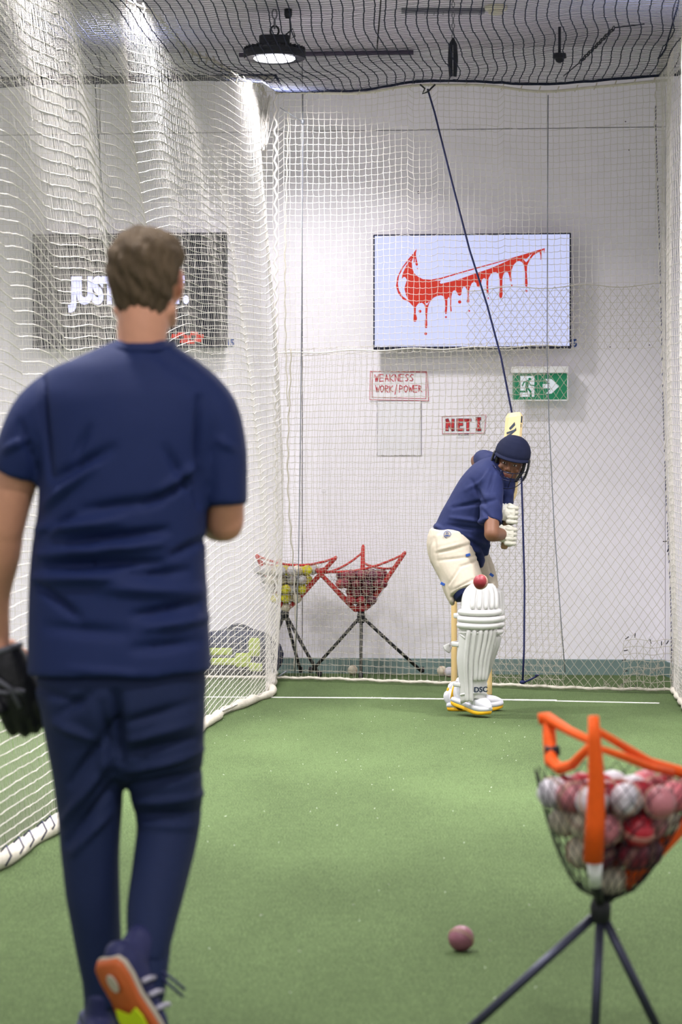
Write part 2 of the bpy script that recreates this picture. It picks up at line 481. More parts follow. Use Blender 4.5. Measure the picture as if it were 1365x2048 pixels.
# ------------------------------------------------------------------ lamps
def chain(mb, p, q, r=.016, wire=.004):
    p, q = V(p), V(q); L = (q - p).length; n = max(2, int(L / (r * 2.6))); t = (q - p).normalized()
    _, a, b = frame(t, V((1, .2, 0)))
    for i in range(n):
        c = p.lerp(q, (i + .5) / n); s = a if i % 2 else b
        mb.tube([c + t * (r * 1.5 * math.cos(k)) + s * (r * .75 * math.sin(k)) for k in np.linspace(0, 2 * PI, 11)], wire, 5)

def lamp(i, x, y, z, f):
    labels = ['black round high-bay lamp hanging on chain beside left top net corner', 'glaring high-bay lamp behind the top edge of left side net']
    L = 'round high-bay lamp out of view, hung %s' % ['', '', 'above the left net halfway down the lane', 'above the left net beside the man in navy', 'over the near lane as added fill', 'behind the lens as added fill', 'over the far end of the neighbouring lane', 'over the middle of the neighbouring lane', 'over the right half as added fill', 'ahead of the batter as added fill'][i]
    rt = tag(empty('high_bay_lamp', (x, y, z)), labels[i] if i < 2 else L, 'lamp', 'high-bay lamps under the ceiling')
    m = MB(); m.lathe((x, y, z), [(.15, .004), (.2, .0), (.208, .02), (.206, .05), (.17, .07), (.1, .085), (.02, .09)], n=32)
    for k in range(32):
        a = 2 * PI * k / 32; m.box(V((x + .178 * math.cos(a), y + .178 * math.sin(a), z + .06)), (.05, .006, .03), (V((math.cos(a), math.sin(a), 0)), V((-math.sin(a), math.cos(a), 0)), UP))
    m.build('housing', M['black'], rt, smooth=False)
    m = MB(); m.lathe((x, y, z), [(.001, -.004), (.13, -.004), (.142, .006)], n=32); m.build('lens', M['lens'], rt)
    m = MB(); m.bbox((x, y, z + .115), (.2, .16, .07), bev=.01); m.build('driver_box', M['black'], rt, smooth=False)
    m = MB(); m.tube([V((x + .028 * math.sin(k), y, z + .185 + .034 * math.cos(k))) for k in np.linspace(0, 2 * PI, 17)], .007, 6); m.build('hook', M['black'], rt)
    m = MB(); chain(m, (x, y, z + .2), (x, y, ZC), .022, .005); m.build('chain', M['chain'], rt)
    m = MB(); m.tube([(x + .05, y, z + .14), (x + .12, y, z + .2), (x + .135, y, z + .15), (x + .1, y, z + .13), (x + .105, y, z + .2), (x + .1, y, z + ZC - z - .06), (x + .09, y, ZC)], .005, 6)
    m.lathe((x + .09, y, ZC - .06), [(.018, 0), (.026, .02), (.026, .06)], n=12); m.build('power_lead', M['black'], rt)
    ld = bpy.data.lights.new('lamp_light', 'AREA'); ld.shape = 'DISK'; ld.size = .27; ld.energy = LAMP_W * f; ld.color = (1, .965, .99)
    ld.spread = math.radians(138)
    lo = bpy.data.objects.new('lamp_light', ld); COL.objects.link(lo); lo.parent = rt; lo.location = (0, 0, -.012)
for i, a in enumerate(LAMPS): lamp(i, *a)

# ------------------------------------------------------------------ nets
def net_obj(root, name, me, m, kind='stuff'):
    return tag(link_mesh(name, me, root, mats=m), kind=kind)

# back net plane (left post to right post)
BL = PF(552, 1362); BR = PF(1346, 1387)
BTL = P(535, 186, BL.y); BTR = P(1316, 160, BR.y + .15)
def back_pt(u, z):
    """u in metres from the left post, z height"""
    d = V((BR.x - BL.x, BR.y - BL.y, 0)); L = d.length; k = u / L
    q = BL + d * k
    lean = (z / 4.05)
    return np.array([q.x, q.y + .05 * math.sin(u * 2.1 + z * .9) + .03 * math.sin(u * 5 - z * 2.2) + .1 * lean * k, z])
BLEN = V((BR.x - BL.x, BR.y - BL.y, 0)).length
def top_z(u):
    k = u / BLEN
    px = 535 + k * (1316 - 535)
    y = 186 + (168 - 186) * smoothstep(px, 700, 860) + 14 * math.exp(-((px - 1085) / 110) ** 2) + (160 - 168) * smoothstep(px, 1180, 1316)
    d = back_pt(u, 4)[1]
    return HC + (HY - float(y)) / FPX * d
def grid_back(u0, u1, z0f, z1f, cell, ph=(0, 0), jit=.0035, off=0.0, mask=None, wob=0.0):
    cols = np.arange(u0 + ph[0], u1, cell); nz = int(round(4.1 / cell)); polys = []
    G = {}
    for i, u in enumerate(cols):
        zt = z1f(u); zb = z0f(u)
        zs = np.linspace(zb + ph[1], zt, int(round((zt - zb) / cell)) + 1)
        for j, z in enumerate(zs):
            uu = u + wob * math.sin(z * 3.1 + u * 1.3)
            p = back_pt(uu, z); p[1] += off
            if z < .15: p[1] += .0
            G[i, j] = p + RNG.uniform(-jit, jit, 3)
    ni = len(cols); nj = max(j for _, j in G) + 1
    out = []
    for i in range(ni):
        run = []
        for j in range(nj):
            ok = (i, j) in G and (mask is None or mask(G[i, j]))
            if ok: run.append(G[i, j])
            elif run: out.append(np.array(run)); run = []
        if run: out.append(np.array(run))
    for j in range(nj):
        run = []
        for i in range(ni):
            ok = (i, j) in G and (mask is None or mask(G[i, j]))
            if ok:
                if run:
                    mid = (run[-1] + G[i, j]) / 2; mid[2] -= cell * .09; run.append(mid)
                run.append(G[i, j])
            elif run: out.append(np.array(run)); run = []
        if run: out.append(np.array(run))
    return out
zmid = HC + (HY - 698) / FPX * 16.3
bn = tag(empty('back_net', BL), 'white square-mesh net hanging across the lane behind the stumps', 'net')
mx_cut = lambda p: (CX + p[0] / p[1] * FPX) < 1100 + max(0, (HY + (HC - p[2]) / p[1] * FPX - 840)) * .06
up = grid_back(0.02, BLEN - .02, lambda u: zmid - .02, top_z, .0435)
net_obj(bn, 'upper_netting', strands(up, .0019), M['net'])
low = grid_back(0.02, BLEN * .74, lambda u: .03, lambda u: zmid + .03, .0435, mask=mx_cut, wob=.012)
net_obj(bn, 'lower_netting', strands(low, .0014), M['net2'])
low2 = grid_back(0.02, BLEN * .74, lambda u: .03, lambda u: zmid, .0445, ph=(.013, .0), off=.045, mask=mx_cut, wob=.02, jit=.005)
net_obj(bn, 'doubled_netting', strands(low2, .0011), M['net2'])
m = MB(); us_ = np.linspace(0, BLEN, 70)
pts = [V(back_pt(u, top_z(u) + .004 * math.sin(u * 9))) for u in us_]; m.tube(pts, .009, 6)
for i, u in enumerate(np.arange(.1, BLEN, .13)):
    z = top_z(u); c = V(back_pt(u, z)); m.tube([c + V((-.01, 0, -.014)), c + V((.0, -.012, 0)), c + V((.012, 0, .03))], .004, 5)
m.build('head_rope', M['rope'], bn)
m = MB(); pts = [V(back_pt(u, .022 + .003 * math.sin(u * 30))) for u in np.linspace(0, BLEN, 160)]; m.tube(pts, [.011 + .002 * math.sin(i * 1.9) for i in range(160)], 7)
m.build('base_rope', M['rope'], bn)
m = MB(); pts = [V(back_pt(u, zmid + .006 * math.sin(u * 14))) for u in np.linspace(0, BLEN * .73, 120)]; m.tube(pts, .004, 5); m.build('joining_cord', M['net'], bn)

# diamond-mesh repair net on the right half
dn = tag(empty('diamond_net', V(back_pt(2, 0))), 'cream diamond-mesh repair net over the right half of the back net', 'net')
U0 = 1.40; zt = HC + (HY - 572) / FPX * 15.9
A_, B_ = .062, .080
polys = []
def dpt(u, z): 
    p = back_pt(u, z); p[1] -= .02 + .02 * math.sin(u * 3 + z); return p
nI = int((BLEN + .02 - U0) / A_) + 1; nJ = int(zt / B_)
for sgn in (1, -1):
    for k in range(-nJ - 2, nI + nJ + 2):
        run = []
        for j in range(nJ + 1):
            u = U0 + (k + sgn * j) * A_; z = zt - j * B_
            lim = U0 + .2 * smoothstep(z, .2, 2.2) * -1 + .18
            if lim - 1e-6 <= u <= BLEN + .01 and z > .0:
                h = np.random.RandomState((k + sgn * j) * 977 % 9999 + j * 31).uniform(-.005, .005, 3)
                p = dpt(u, max(z, .03)) + h
                if run:
                    mdp = (run[-1] + p) / 2; mdp[0] += sgn * .003; run.append(mdp)
                run.append(p)
            else:
                if len(run) > 1: polys.append(np.array(run))
                run = []
        if len(run) > 1: polys.append(np.array(run))
net_obj(dn, 'diamond_netting', strands(polys, .0018), M['net2'])
m = MB(); m.tube([V(dpt(u, zt + .01 * math.sin(u * 12))) for u in np.linspace(U0 + .0, BLEN, 60)], .003, 5); m.build('edge_cord', M['net2'], dn)
# square patch laced on with black ties
patch = []
pu0, pu1 = BLEN - .34, BLEN + .01
for u in np.arange(pu0, pu1, .046): patch.append(np.array([dpt(u + .004 * math.sin(z * 40), z) - [0, .02, 0] for z in np.linspace(.02, .34, 9)]))
for z in np.arange(.03, .36, .045): patch.append(np.array([dpt(u, z + .006 * math.sin(u * 30)) - [0, .02, 0] for u in np.linspace(pu0, pu1, 16)]))
net_obj(dn, 'patch_netting', strands(patch, .002), M['net2'])
for (px, py, a) in ((1255, 1276, .6), (1271, 1271, 1.5), (1302, 1283, 1.9), (1324, 1287, 1.6), (1336, 1285, 1.0), (1253, 1301, .1), (1249, 1320, .1), (1252, 1342, 0), (1247, 1368, .5), (1272, 1374, 1.6), (1331, 1083, 0), (1337, 1100, 1.2), (1345, 1350, .4), (1348, 1300, .1)):
    d = 15.75; c = P(px, py, d); t = V((math.cos(a), 0, math.sin(a))) * .014
    m = MB(); m.tube([c - t, c + t * .4, c + t * .4 + V((0, -.004, .003)), c + t], .0035, 5); m.build('cable_tie', M['black'], dn)
# frayed tufts of cord
fr = []
for (px, py) in ((1310, 1340), (1255, 1360), (1275, 1345), (1290, 1338), (1318, 1335), (1215, 1370), (1240, 1376)):
    c = np.array(P(px, py, 15.72))
    for k in range(12):
        e = c + RNG.uniform(-.03, .03, 3); fr.append(np.array([c, (c + e) / 2 + RNG.uniform(-.01, .01, 3), e, e + RNG.uniform(-.02, .02, 3)]))
net_obj(dn, 'frayed_cord', strands(fr, .001), M['net2'])

# left side net between this lane and the next one
def lb_x(d):   # base line of the left net
    pts = [(0, -1.75), (4, -1.5), (7, -1.25), (8.2, -1.157), (9.15, -1.09), (11, -.93), (12.6, -.80), (13.6, -.735), (14.5, -.60), (15.3, -.48), (16.2, -.445), (16.8, -.455), (17.4, -.45)]
    return float(np.interp(d, [p[0] for p in pts], [p[1] for p in pts]))
def lt_x(d):
    return float(np.interp(d, [0, 6, 10, 13.5, 15.2, 16.2, 16.9], [-2.3, -1.95, -1.62, -1.21, -.86, -.62, -.52]))
def lz_top(d):
    return 4.07 + .02 * math.sin(d * 5) - .05 * math.exp(-((d - 15) / .8) ** 2)
DMIN, DMAX = 5.2, 16.95
def left_pt(d, v):
    H = lz_top(d); far = float(smoothstep(d, 12.4, 16.6))
    sag = .55 * (1 - far) * (1 - v) ** 1.1
    z = max(.015 + .02 * (v < .03), H * v - sag * (1 if v > 0 else 0) + .0)
    w = min(1, v * 1.6) * min(1, (1 - v) * 5 + .15)
    x = lb_x(d) * (1 - v) + lt_x(d) * v
    # slack cloth bows into the lane low down
    bow = .10 * math.sin(PI * min(1, v * 1.2)) * (1 - .6 * v)
    x += bow * (.4 + .6 * far)
    nr_ = .04 + .6 * float(smoothstep(d, 10.5, 14)); fold = nr_ * (.034 * math.sin(d * 4.3 + 1.1 * math.sin(d * 1.1) + v * 1.6) + .014 * math.sin(d * 9.7 + v * 4 + 2)) + .012 * math.sin(d * 1.3 + .6)
    x += fold * w
    z += .03 * math.sin(d * 2.6 + 1.0 + v) * w + .03 * abs(math.sin(d * 3.4 + v * 2)) * w
    if d > 16.3:
        x += (d - 16.3) * .0
    return np.array([x, d, z])
cell = .0445
ds = np.arange(DMIN, DMAX, .029); vs_ = np.linspace(0, 1, 104) ** 1.35
G = np.array([[left_pt(d, v) for v in vs_] for d in ds]) + RNG.uniform(-.002, .002, (len(ds), len(vs_), 3))
ln = tag(empty('side_net', (lb_x(10), 10, 0)), 'long white side net on the left between the two lanes', 'net', None)
net_obj(ln, 'netting', strands([G[i] for i in range(len(ds))], .0011), M['net'])
net_obj(ln, 'lengthwise_netting', strands([G[::2, j] for j in range(len(vs_))], .0022), M['net'])
m = MB()
pp = []; rr = []
d = DMIN
while d < 16.75:
    r = .019 + .010 * abs(math.sin(d * 2.9)) + .004 * math.sin(d * 17)
    pp.append(V((lb_x(d) + .012 * math.sin(d * 7) + .02 * math.sin(d * 2.9 + 1), d, r * .85))); rr.append(r); d += .06
m.tube(pp, rr, 10); m.build('weighted_hem', M['rope'], ln)
m = MB(); m.tube([V(left_pt(d, 1.0)) for d in np.arange(DMIN, DMAX, .08)], .010, 6)
for d in np.arange(12.5, 16.9, .17):
    c = V(left_pt(d, 1.0)); m.tube([c + V((0, -.01, -.05)), c + V((.014, 0, 0)), c + V((0, .02, .03))], .005, 5)
m.build('head_rope', M['rope'], ln)
# gathered tail of netting in the far top corner
m = MB(); tc = V((BTL.x, BTL.y, BTL.z))
gath = []
for k in range(46):
    a = RNG.uniform(-1, 1); b_ = RNG.uniform(0, 1)
    p0 = np.array(tc) + [a * .05 - .02, -.05 * b_, -.01 - .04 * b_]; p1 = p0 + [-.03 * a, RNG.uniform(-.04, .03), -.16 - .22 * RNG.rand()]
    mid = (p0 + p1) / 2 + RNG.uniform(-.035, .035, 3); gath.append(np.array([p0, mid, p1]))
net_obj(ln, 'gathered_netting', strands(gath, .003), M['net'])
# lacing where the two nets meet
m = MB(); pts = []
for k in range(150):
    z = .03 + (4.02) * k / 149; p = back_pt(.0 + .012 * math.sin(k * 1.7), z); pts.append(V(p) + V((.0, -.01, 0)))
m.tube(pts, .007, 6); m.build('corner_rope', M['net'], ln)
m = MB(); pts = [V(back_pt(.09 + .02 * math.sin(z * 1.7) + .004 * math.sin(z * 40), z)) for z in np.linspace(1.9, 3.95, 90)]
m.tube(pts, .004, 5); pts = [V(back_pt(.09 + .05 * (2.4 - z) / 2.4 + .02 * math.sin(z * 3.3) + .005 * math.sin(z * 37), z)) for z in np.linspace(.08, 2.3, 90)]
m.tube(pts, .005, 5); m.build('lacing_cord', M['net2'], bn)
# black ties on the near hem
for k in range(6):
    d = 8.15 + k * .2 + .05 * math.sin(k * 3); c = V((lb_x(d) + .02, d, .06)); 
    m = MB(); m.tube([c + V((.01, 0, -.045)), c + V((.03, -.01, -.01)), c + V((.01, .02, .02)), c + V((-.01, .01 + .02 * (k % 2), .0))], .0035, 5)
    m.build('lacing_tie', M['navycord'], ln)

# right side net, seen at a grazing angle
def right_pt(d, v):
    H = 4.12 + .05 * math.sin(d * 2)
    x = np.interp(d, [4, 10, 13.75, 15.75], [1.27, 1.68, 1.965, 2.135]) + (.0 + .03 * math.sin(v * 5 + 1)) * (1 - v)
    xt = np.interp(d, [4, 10, 12.5, 15.75], [1.35, 1.72, 1.86, 2.07])
    x = x * (1 - v) + xt * v
    w = min(1, v * 6) * min(1, (1 - v) * 8 + .1)
    x += (.020 * math.sin(d * 5.3 + v * 3) + .008 * math.sin(d * 13 + v * 7)) * w
    return np.array([x, d, max(.015, H * v + .015 * math.sin(d * 6 + v) * w)])
ds2 = np.arange(7.5, 15.8, .046)
G = np.array([[right_pt(d, v) for v in vs_] for d in ds2]) + RNG.uniform(-.002, .002, (len(ds2), len(vs_), 3))
rn = tag(empty('side_net', (1.9, 12, 0)), 'white side net on the right, seen edge-on along the frame', 'net')
net_obj(rn, 'netting', strands([G[i] for i in range(len(ds2))] + [G[:, j] for j in range(len(vs_))], .0019), M['net'])
m = MB(); pp = [V(right_pt(d, 0)) + V((0, 0, .008)) for d in np.arange(7.5, 15.8, .06)]; m.tube(pp, [.018 + .006 * math.sin(i * .9) for i in range(len(pp))], 8); m.build('weighted_hem', M['rope'], rn)
m = MB(); pts = [V(right_pt(15.75, k / 199)) + V((-.008 + .006 * math.sin(k * 1.3), -.01, 0)) for k in range(4, 196)]; m.tube(pts, .004, 5); m.build('corner_rope', M['net'], rn)
# dark stitching joining right and back nets
st = []
for k in range(150):
    if RNG.rand() < .35: continue
    p = right_pt(15.7, .03 + .9 * k / 150); p[0] -= .016; p[1] -= .02; st.append(np.array([p, p + [.003, 0, .018]]))
net_obj(rn, 'stitching', strands(st, .0028), M['navycord'])
m = MB(); m.tube([V(right_pt(d, 1)) for d in np.arange(7.5, 15.8, .1)], .008, 6); m.build('head_rope', M['blacknet'], rn)

# next lane's back net
nn = tag(empty('back_net', WALL(-3, 0, .6)), 'square-mesh net across the neighbouring lane in front of the dark screen', 'net')
def nn_pt(u, z): 
    q = V((BL.x - .02 - u, BL.y + .05 + u * .05, 0)); return np.array([q.x, q.y + .04 * math.sin(u * 2.3 + z), z])
nz = HC + (HY - 168) / FPX * 17
cols = np.arange(0, 2.9, .045); rows = np.arange(.03, nz, .045)
ptop = [V(nn_pt(u, nz + .04 * math.exp(-((u - 1.6) / .5) ** 2) - .02 * u * .3)) for u in np.arange(0, 2.9, .05)]
G = np.array([[nn_pt(u, z) for z in rows] for u in cols]) + RNG.uniform(-.003, .003, (len(cols), len(rows), 3))
net_obj(nn, 'netting', strands([G[i] for i in range(len(cols))] + [G[:, j] for j in range(len(rows))], .0019), M['net'])
m = MB(); m.tube(ptop, .016, 7); m.build('head_rope', M['rope'], nn)
m = MB(); m.tube([V(nn_pt(u, .02)) for u in np.arange(0, 2.9, .1)], .01, 6); m.build('base_rope', M['rope'], nn)

# black ceiling net
def ceil_pt(x, d):
    k = smoothstep(d, 13.9, 16.7)
    z = 3.93 + .13 * float(k) ** 1.2 - .02 * math.sin(x * 2.4 + 1) - .012 * math.sin(x * 6 + d) - .03 * math.sin(d * 1.5)
    # meet the sagging head rope at the far end
    if d > 16.2:
        z = z
    return np.array([x, d, z])
def far_d(x):   # far edge follows the back net
    return BL.y + (BR.y - BL.y) * (x - BL.x) / (BR.x - BL.x) if x > BL.x else BL.y + .05 + (BL.x - x) * .05
def edge_top(x, d):
    u = max(0, min(BLEN, (x - BL.x) / (BR.x - BL.x) * BLEN)); return top_z(u) if x > BL.x else nz
pol = []
N = 74
xs = np.arange(-3.6, 2.2, .058)
GG = []
for x in xs:
    row = []
    for j in range(N * 2 + 1):
        t = j / (N * 2.0); fd = far_d(x); d = fd - (fd - 9.6) * t
        z = 3.9 - .02 * math.sin(x * 2.4 + 1) - .012 * math.sin(x * 6 + d) - .025 * math.sin(d * 1.9 + x)
        s_ = math.exp(-(fd - d) / .75)
        z = z * (1 - s_) + (edge_top(x, fd) + .02) * s_
        xx = x + (d - fd) * .085 + .02 * math.sin(d * 2.1 + x * 2) + .010 * math.sin(d * 5 + x)
        row.append([xx, d, z])
    GG.append(row)
GG = np.array(GG) + RNG.uniform(-.0025, .0025, (len(GG), N * 2 + 1, 3))
cn = tag(empty('ceiling_net', (0, 13, 3.9)), 'black net stretched overhead under the grey ceiling', 'net')
net_obj(cn, 'lengthwise_cords', strands([GG[i] for i in range(len(xs))], .0034, 4), M['blacknet'])
net_obj(cn, 'crosswise_cords', strands([GG[:, j] for j in range(0, N * 2 + 1)], .0012), M['blacknet'])
m = MB(); m.tube([V(GG[i, 0]) for i in range(len(xs))], .009, 6); m.build('border_rope', M['blacknet'], cn)
m = MB(); e = [i for i, x in enumerate(xs) if x > 2.12][:1] or [len(xs) - 1]
m.tube([V(GG[-1, j]) + V((0, 0, .01 * math.sin(j * .8))) for j in range(0, N * 2 + 1, 2)], .009, 6); m.build('side_rope', M['blacknet'], cn)

# cords and cables in the nets
m = MB(); dB = 16.25
cp = [(856, 178), (870, 225), (905, 365), (940, 500), (975, 610), (1003, 715), (1024, 822), (1036, 900), (1044, 960), (1047, 1060), (1050, 1170), (1049, 1300), (1046, 1366)]
cpts = []
for px, py in cp:
    x0 = (px - CX) / FPX; u = 0
    # put the cord just in front of the back net
    dd = far_d(x0 * 16.3) - .07; cpts.append(P(px, py, dd))
m.tube(cpts, .0068, 7)
m.tube([cpts[-1], cpts[-1] + V((.04, -.03, .02)), cpts[-1] + V((.09, -.06, .05))], .006, 6)
m.ell(cpts[-1] + V((0, 0, .005)), (.02, .016, .014)); m.ell(cpts[-1] + V((.09, -.06, .055)), (.016, .01, .006))
tag(m.build('elastic_cord', M['navycord']), 'long navy elastic cord running down the back net from its top rope', 'cord')
m = MB(); c0 = cpts[0]; m.tube([c0 + V((-.05, 0, .03)), c0 + V((-.02, -.02, .0)), c0 + V((-.035, -.02, -.035)), c0 + V((-.0, -.01, -.02)), c0 + V((.05, 0, .03))], .006, 6)
m.build('knot', M['black'], bn)
for (pl, lab) in (([(606, 186), (606, 300), (604, 600), (601, 900), (597, 1150), (590, 1345)], 'thin steel cable dropping down the back net above left ball basket'),
                  ([(1097, 190), (1096, 420), (1095, 700), (1099, 850), (1109, 1050), (1122, 1230), (1131, 1345)], 'thin steel cable crossing in front of the bright screen')):
    m = MB(); q = []
    for px, py in pl: q.append(P(px, py, far_d((px - CX) / FPX * 16.3) - .05))
    m.tube(q, .0035, 6)
    if pl[0][0] < 700:
        c = P(606, 244, q[0].y); m.ell(c, (.012, .012, .02)); m.tube([c, P(560, 215, q[0].y)], .003, 5)
    tag(m.build('steel_cable', M['steel']), lab, 'cable')
m = MB(); m.tube([P(190, 166, 16.9), P(200, 330, 16.9), P(213, 470, 16.9)], .005, 6)
tag(m.build('tie_cord', M['steel']), 'slanting dark cord above the dark screen on the left', 'cord')
# yellow-ended peg and toggle at left post
m = MB(); c = PF(548, 1362); m.tube([c + V((0, 0, .01)), c + V((.09, -.02, .07))], .006, 6); m.tube([c + V((-.01, -.01, .0)), c + V((-.005, -.01, .09))], .008, 6)
tag(m.build('ground_peg', [M['steel']]), 'small metal ground peg at the foot of the left net post corner', 'peg')

# things fixed above the ceiling net
def hang(name, label, cat): return lambda mb, mt: tag(mb.build(name, mt), label, cat)
m = MB(); c = P(887, 18, 16.0); m.box((c.x, 16.0, ZC - .012), (.55, .075, .024)); 
for k in range(9): m.box((c.x - .24 + k * .06, 16.0, ZC - .028), (.008, .07, .01))
tag(m.build('ceiling_vent', M['chain'], smooth=False), 'long dark slot vent in the ceiling near the top edge', 'vent')
m = MB(); c = WALL(wuz(660, 104)[0], ZC - .03, .04); m.tube([WALL(wuz(480, 104)[0], ZC - .03, .04), WALL(wuz(828, 102)[0], ZC - .03, .04)], .016, 8)
tag(m.build('conduit_pipe', M['darkpen']), 'dark conduit pipe running across behind the hanging lamp', 'pipe')
rt = tag(empty('smoke_detector', (1.02, 15.9, ZC)), 'cream smoke detector on the ceiling', 'smoke detector')
m = MB(); m.lathe((1.02, 15.9, ZC), [(.075, 0), (.075, -.02), (.068, -.028)], n=24); m.build('base', M['detector'], rt)
m = MB(); m.lathe((1.02, 15.9, ZC), [(.05, -.025), (.05, -.05), (.03, -.058), (.001, -.058)], n=24); m.build('sensor', M['detector'], rt)
c = P(1120, 116, 16.6); rt = tag(empty('dome_camera', c), 'small black dome camera below the ceiling on the right', 'camera')
m = MB(); m.lathe(c, [(.045, .03), (.048, .0), (.03, -.006)], n=20); m.tube([c + V((0, 0, .03)), V((c.x, c.y, ZC))], .01, 8); m.build('mount', M['black'], rt)
m = MB(); m.ell(c, (.032, .032, .035)); m.build('dome', M['black'], rt)
c = P(907, 40, 15.6); rt = tag(empty('hanging_hooks', c), 'pair of dark elastic straps hanging on a short chain', 'strap')
m = MB(); chain(m, (c.x, c.y, ZC), P(907, 78, 15.6), .012, .003); m.build('chain', M['chain'], rt)
for k, (px, s) in enumerate(((902, -1), (911, 1))):
    m = MB(); m.tube([P(907, 76, 15.6), P(px, 90, 15.6), P(px + s, 120, 15.6), P(px - s * .5, 153, 15.6)], [.006, .014, .016, .012], 8); m.build('strap', M['black'], rt)
m = MB(); chain(m, P(1230, 55, 15.1), P(1160, 125, 15.9), .018, .004); m.tube([P(1160, 125, 15.9), P(1128, 152, 16.1)], .004, 5); m.tube([P(1230, 55, 15.1), P(1290, 48, 15.1)], .004)
tag(m.build('tension_chain', M['black']), 'sagging chain slung under the ceiling at the upper right', 'chain')

# ------------------------------------------------------------------ screens and signs on the back wall
def wall_rect(px0, py0, px1, py1, off):
    u0, z1 = wuz(px0, py0, off); u1, z0 = wuz(px1, py1, off); return u0, u1, z0, z1
def tv(px0, py0, px1, py1, label, scr, off=.135):
    u0, u1, z0, z1 = wall_rect(px0, py0, px1, py1, off); c = WALL((u0 + u1) / 2, (z0 + z1) / 2, off)
    rt = tag(empty('television', c), label, 'television', 'televisions on the back wall')
    w, h = u1 - u0, z1 - z0
    m = MB(); m.bbox(c - WN * .02, (w, h, .04), (WU, UP, WN), bev=.004); m.build('casing', M['tvblack'], rt, smooth=False)
    m = MB(); m.box(c + WN * .001 + UP * .004, (w - .022, .006, h - .03), (WU, WN, UP)); m.build('screen', scr, rt, smooth=False)
    m = MB(); m.box(c - WN * .085, (.4, .09, .3), (WU, WN, UP)); m.build('wall_bracket', M['black'], rt, smooth=False)
    return rt, off + .005
rt, off = tv(747, 469, 1143, 697, 'bright lilac television showing a dripping red tick, right of centre', M['screen'])
def zp(X, Y, off, ox=770, oy=470, s=3.9):
    u, z = wuz(ox + X / s, oy + Y / s, off); return u, z
def shape(name, pts, off, mt, parent, th=.0015, **k):
    m = MB(); m.prism([zp(x, y, off, **k) for x, y in pts], W0 + WN * off, WU, UP, -th if WU.cross(UP).dot(WN) < 0 else th)
    return m.build(name, mt, parent, smooth=False)
OUT = [(250, 105), (222, 145), (190, 180), (130, 260), (98, 330), (88, 400), (105, 455), (140, 500), (190, 522), (225, 560), (230, 600), (221, 650), (227, 675), (245, 676), (253, 650), (242, 610), (244, 560), (262, 535), (290, 528), (308, 542), (318, 580), (318, 640), (312, 700), (314, 725), (330, 726), (333, 700), (330, 640), (336, 570), (350, 525), (380, 490), (410, 475), (440, 470), (462, 480), (472, 520), (472, 570), (468, 600), (475, 618), (484, 612), (487, 580), (489, 540), (489, 500), (500, 482), (508, 500), (508, 560), (514, 597), (524, 594), (518, 550), (520, 480), (530, 440), (545, 430), (560, 440), (570, 465), (585, 475), (598, 465), (602, 430), (612, 405), (630, 405), (642, 430), (645, 480), (642, 520), (652, 530), (661, 520), (656, 470), (662, 420), (680, 375), (700, 365), (714, 375), (720, 400), (738, 410), (752, 390), (758, 350), (775, 335), (790, 345), (795, 400), (795, 450), (804, 461), (811, 450), (808, 400), (810, 340), (825, 310), (845, 292), (870, 290), (890, 305), (898, 350), (898, 420), (893, 470), (900, 492), (915, 490), (921, 460), (918, 400), (920, 330), (930, 300), (945, 288), (962, 292), (972, 320), (979, 360), (987, 367), (992, 355), (988, 310), (992, 270), (1005, 235), (1030, 208), (1050, 202), (1070, 210), (1088, 240), (1096, 300), (1095, 380), (1099, 402), (1112, 403), (1116, 380), (1110, 300), (1112, 240), (1130, 200), (1160, 160), (1190, 140), (1209, 135), (1216, 160), (1216, 193), (1222, 193), (1223, 150), (1228, 125), (1240, 115), (1245, 148), (1250, 102), (1190, 120), (1080, 153), (960, 188), (830, 223), (700, 258), (560, 298), (440, 333), (360, 348), (300, 345), (260, 325), (230, 298), (215, 260), (211, 205), (222, 178), (226, 215), (233, 215), (235, 180), (240, 190), (240, 232), (252, 242), (260, 230), (250, 195), (243, 150)]
shape('red_tick', OUT, off, M['red'], rt)
o2 = off + .0025
for h in ([(208, 182), (150, 248), (112, 320), (103, 380), (112, 432), (140, 478), (187, 513), (165, 465), (154, 420), (160, 390), (174, 350), (160, 328), (146, 328), (132, 347), (140, 300), (170, 235)],
          [(985, 188), (830, 232), (700, 268), (560, 308), (440, 345), (385, 358), (440, 356), (428, 372), (440, 380), (560, 352), (700, 302), (820, 262), (905, 225)],
          [(1080, 186), (1102, 190), (1152, 143), (1118, 198), (1104, 212), (1094, 203)], [(310, 523), (330, 534), (350, 515), (329, 550)]):
    shape('tick_highlight', h, o2, M['screen'], rt)
for (x, y, r) in ((275, 595, 12), (585, 522, 13), (320, 770, 11), (478, 640, 8), (660, 592, 7), (808, 492, 6), (991, 392, 7), (1107, 437, 9), (256, 263, 6)):
    shape('red_drop', [(x + r * math.cos(a), y + r * math.sin(a)) for a in np.linspace(0, 2 * PI, 14)[:-1]], off, M['red'], rt)

rt, off = tv(65, 468, 455, 695, 'dark television with pale block lettering behind the left net', M['screen2'])
u0, zc = wuz(136, 584, off); u1, _ = wuz(378, 584, off)
me = text_mesh('JUST DO IT.', .25, .016, 0.0, 1, .003, 'LEFT')
mxx = max(v.co.x for v in me.vertices); mnx = min(v.co.x for v in me.vertices)
for v in me.vertices: v.co.x = (v.co.x - mnx) * (u1 - u0) / (mxx - mnx)
place_text('lettering', me, WALL(u0, zc, off + .002), WU, UP, M['screentext'], rt)
m = MB()
for k, (x, y) in enumerate(((350, 672), (362, 668), (375, 674), (388, 667), (400, 672), (368, 682), (382, 684), (396, 680))):
    u, z = wuz(x, y, off); m.prism([(u - .03, z - .012), (u + .025, z - .014), (u + .03, z + .010), (u - .02, z + .016)], W0 + WN * off, WU, UP, .0015)
m.build('red_graphic', M['red'], rt, smooth=False)
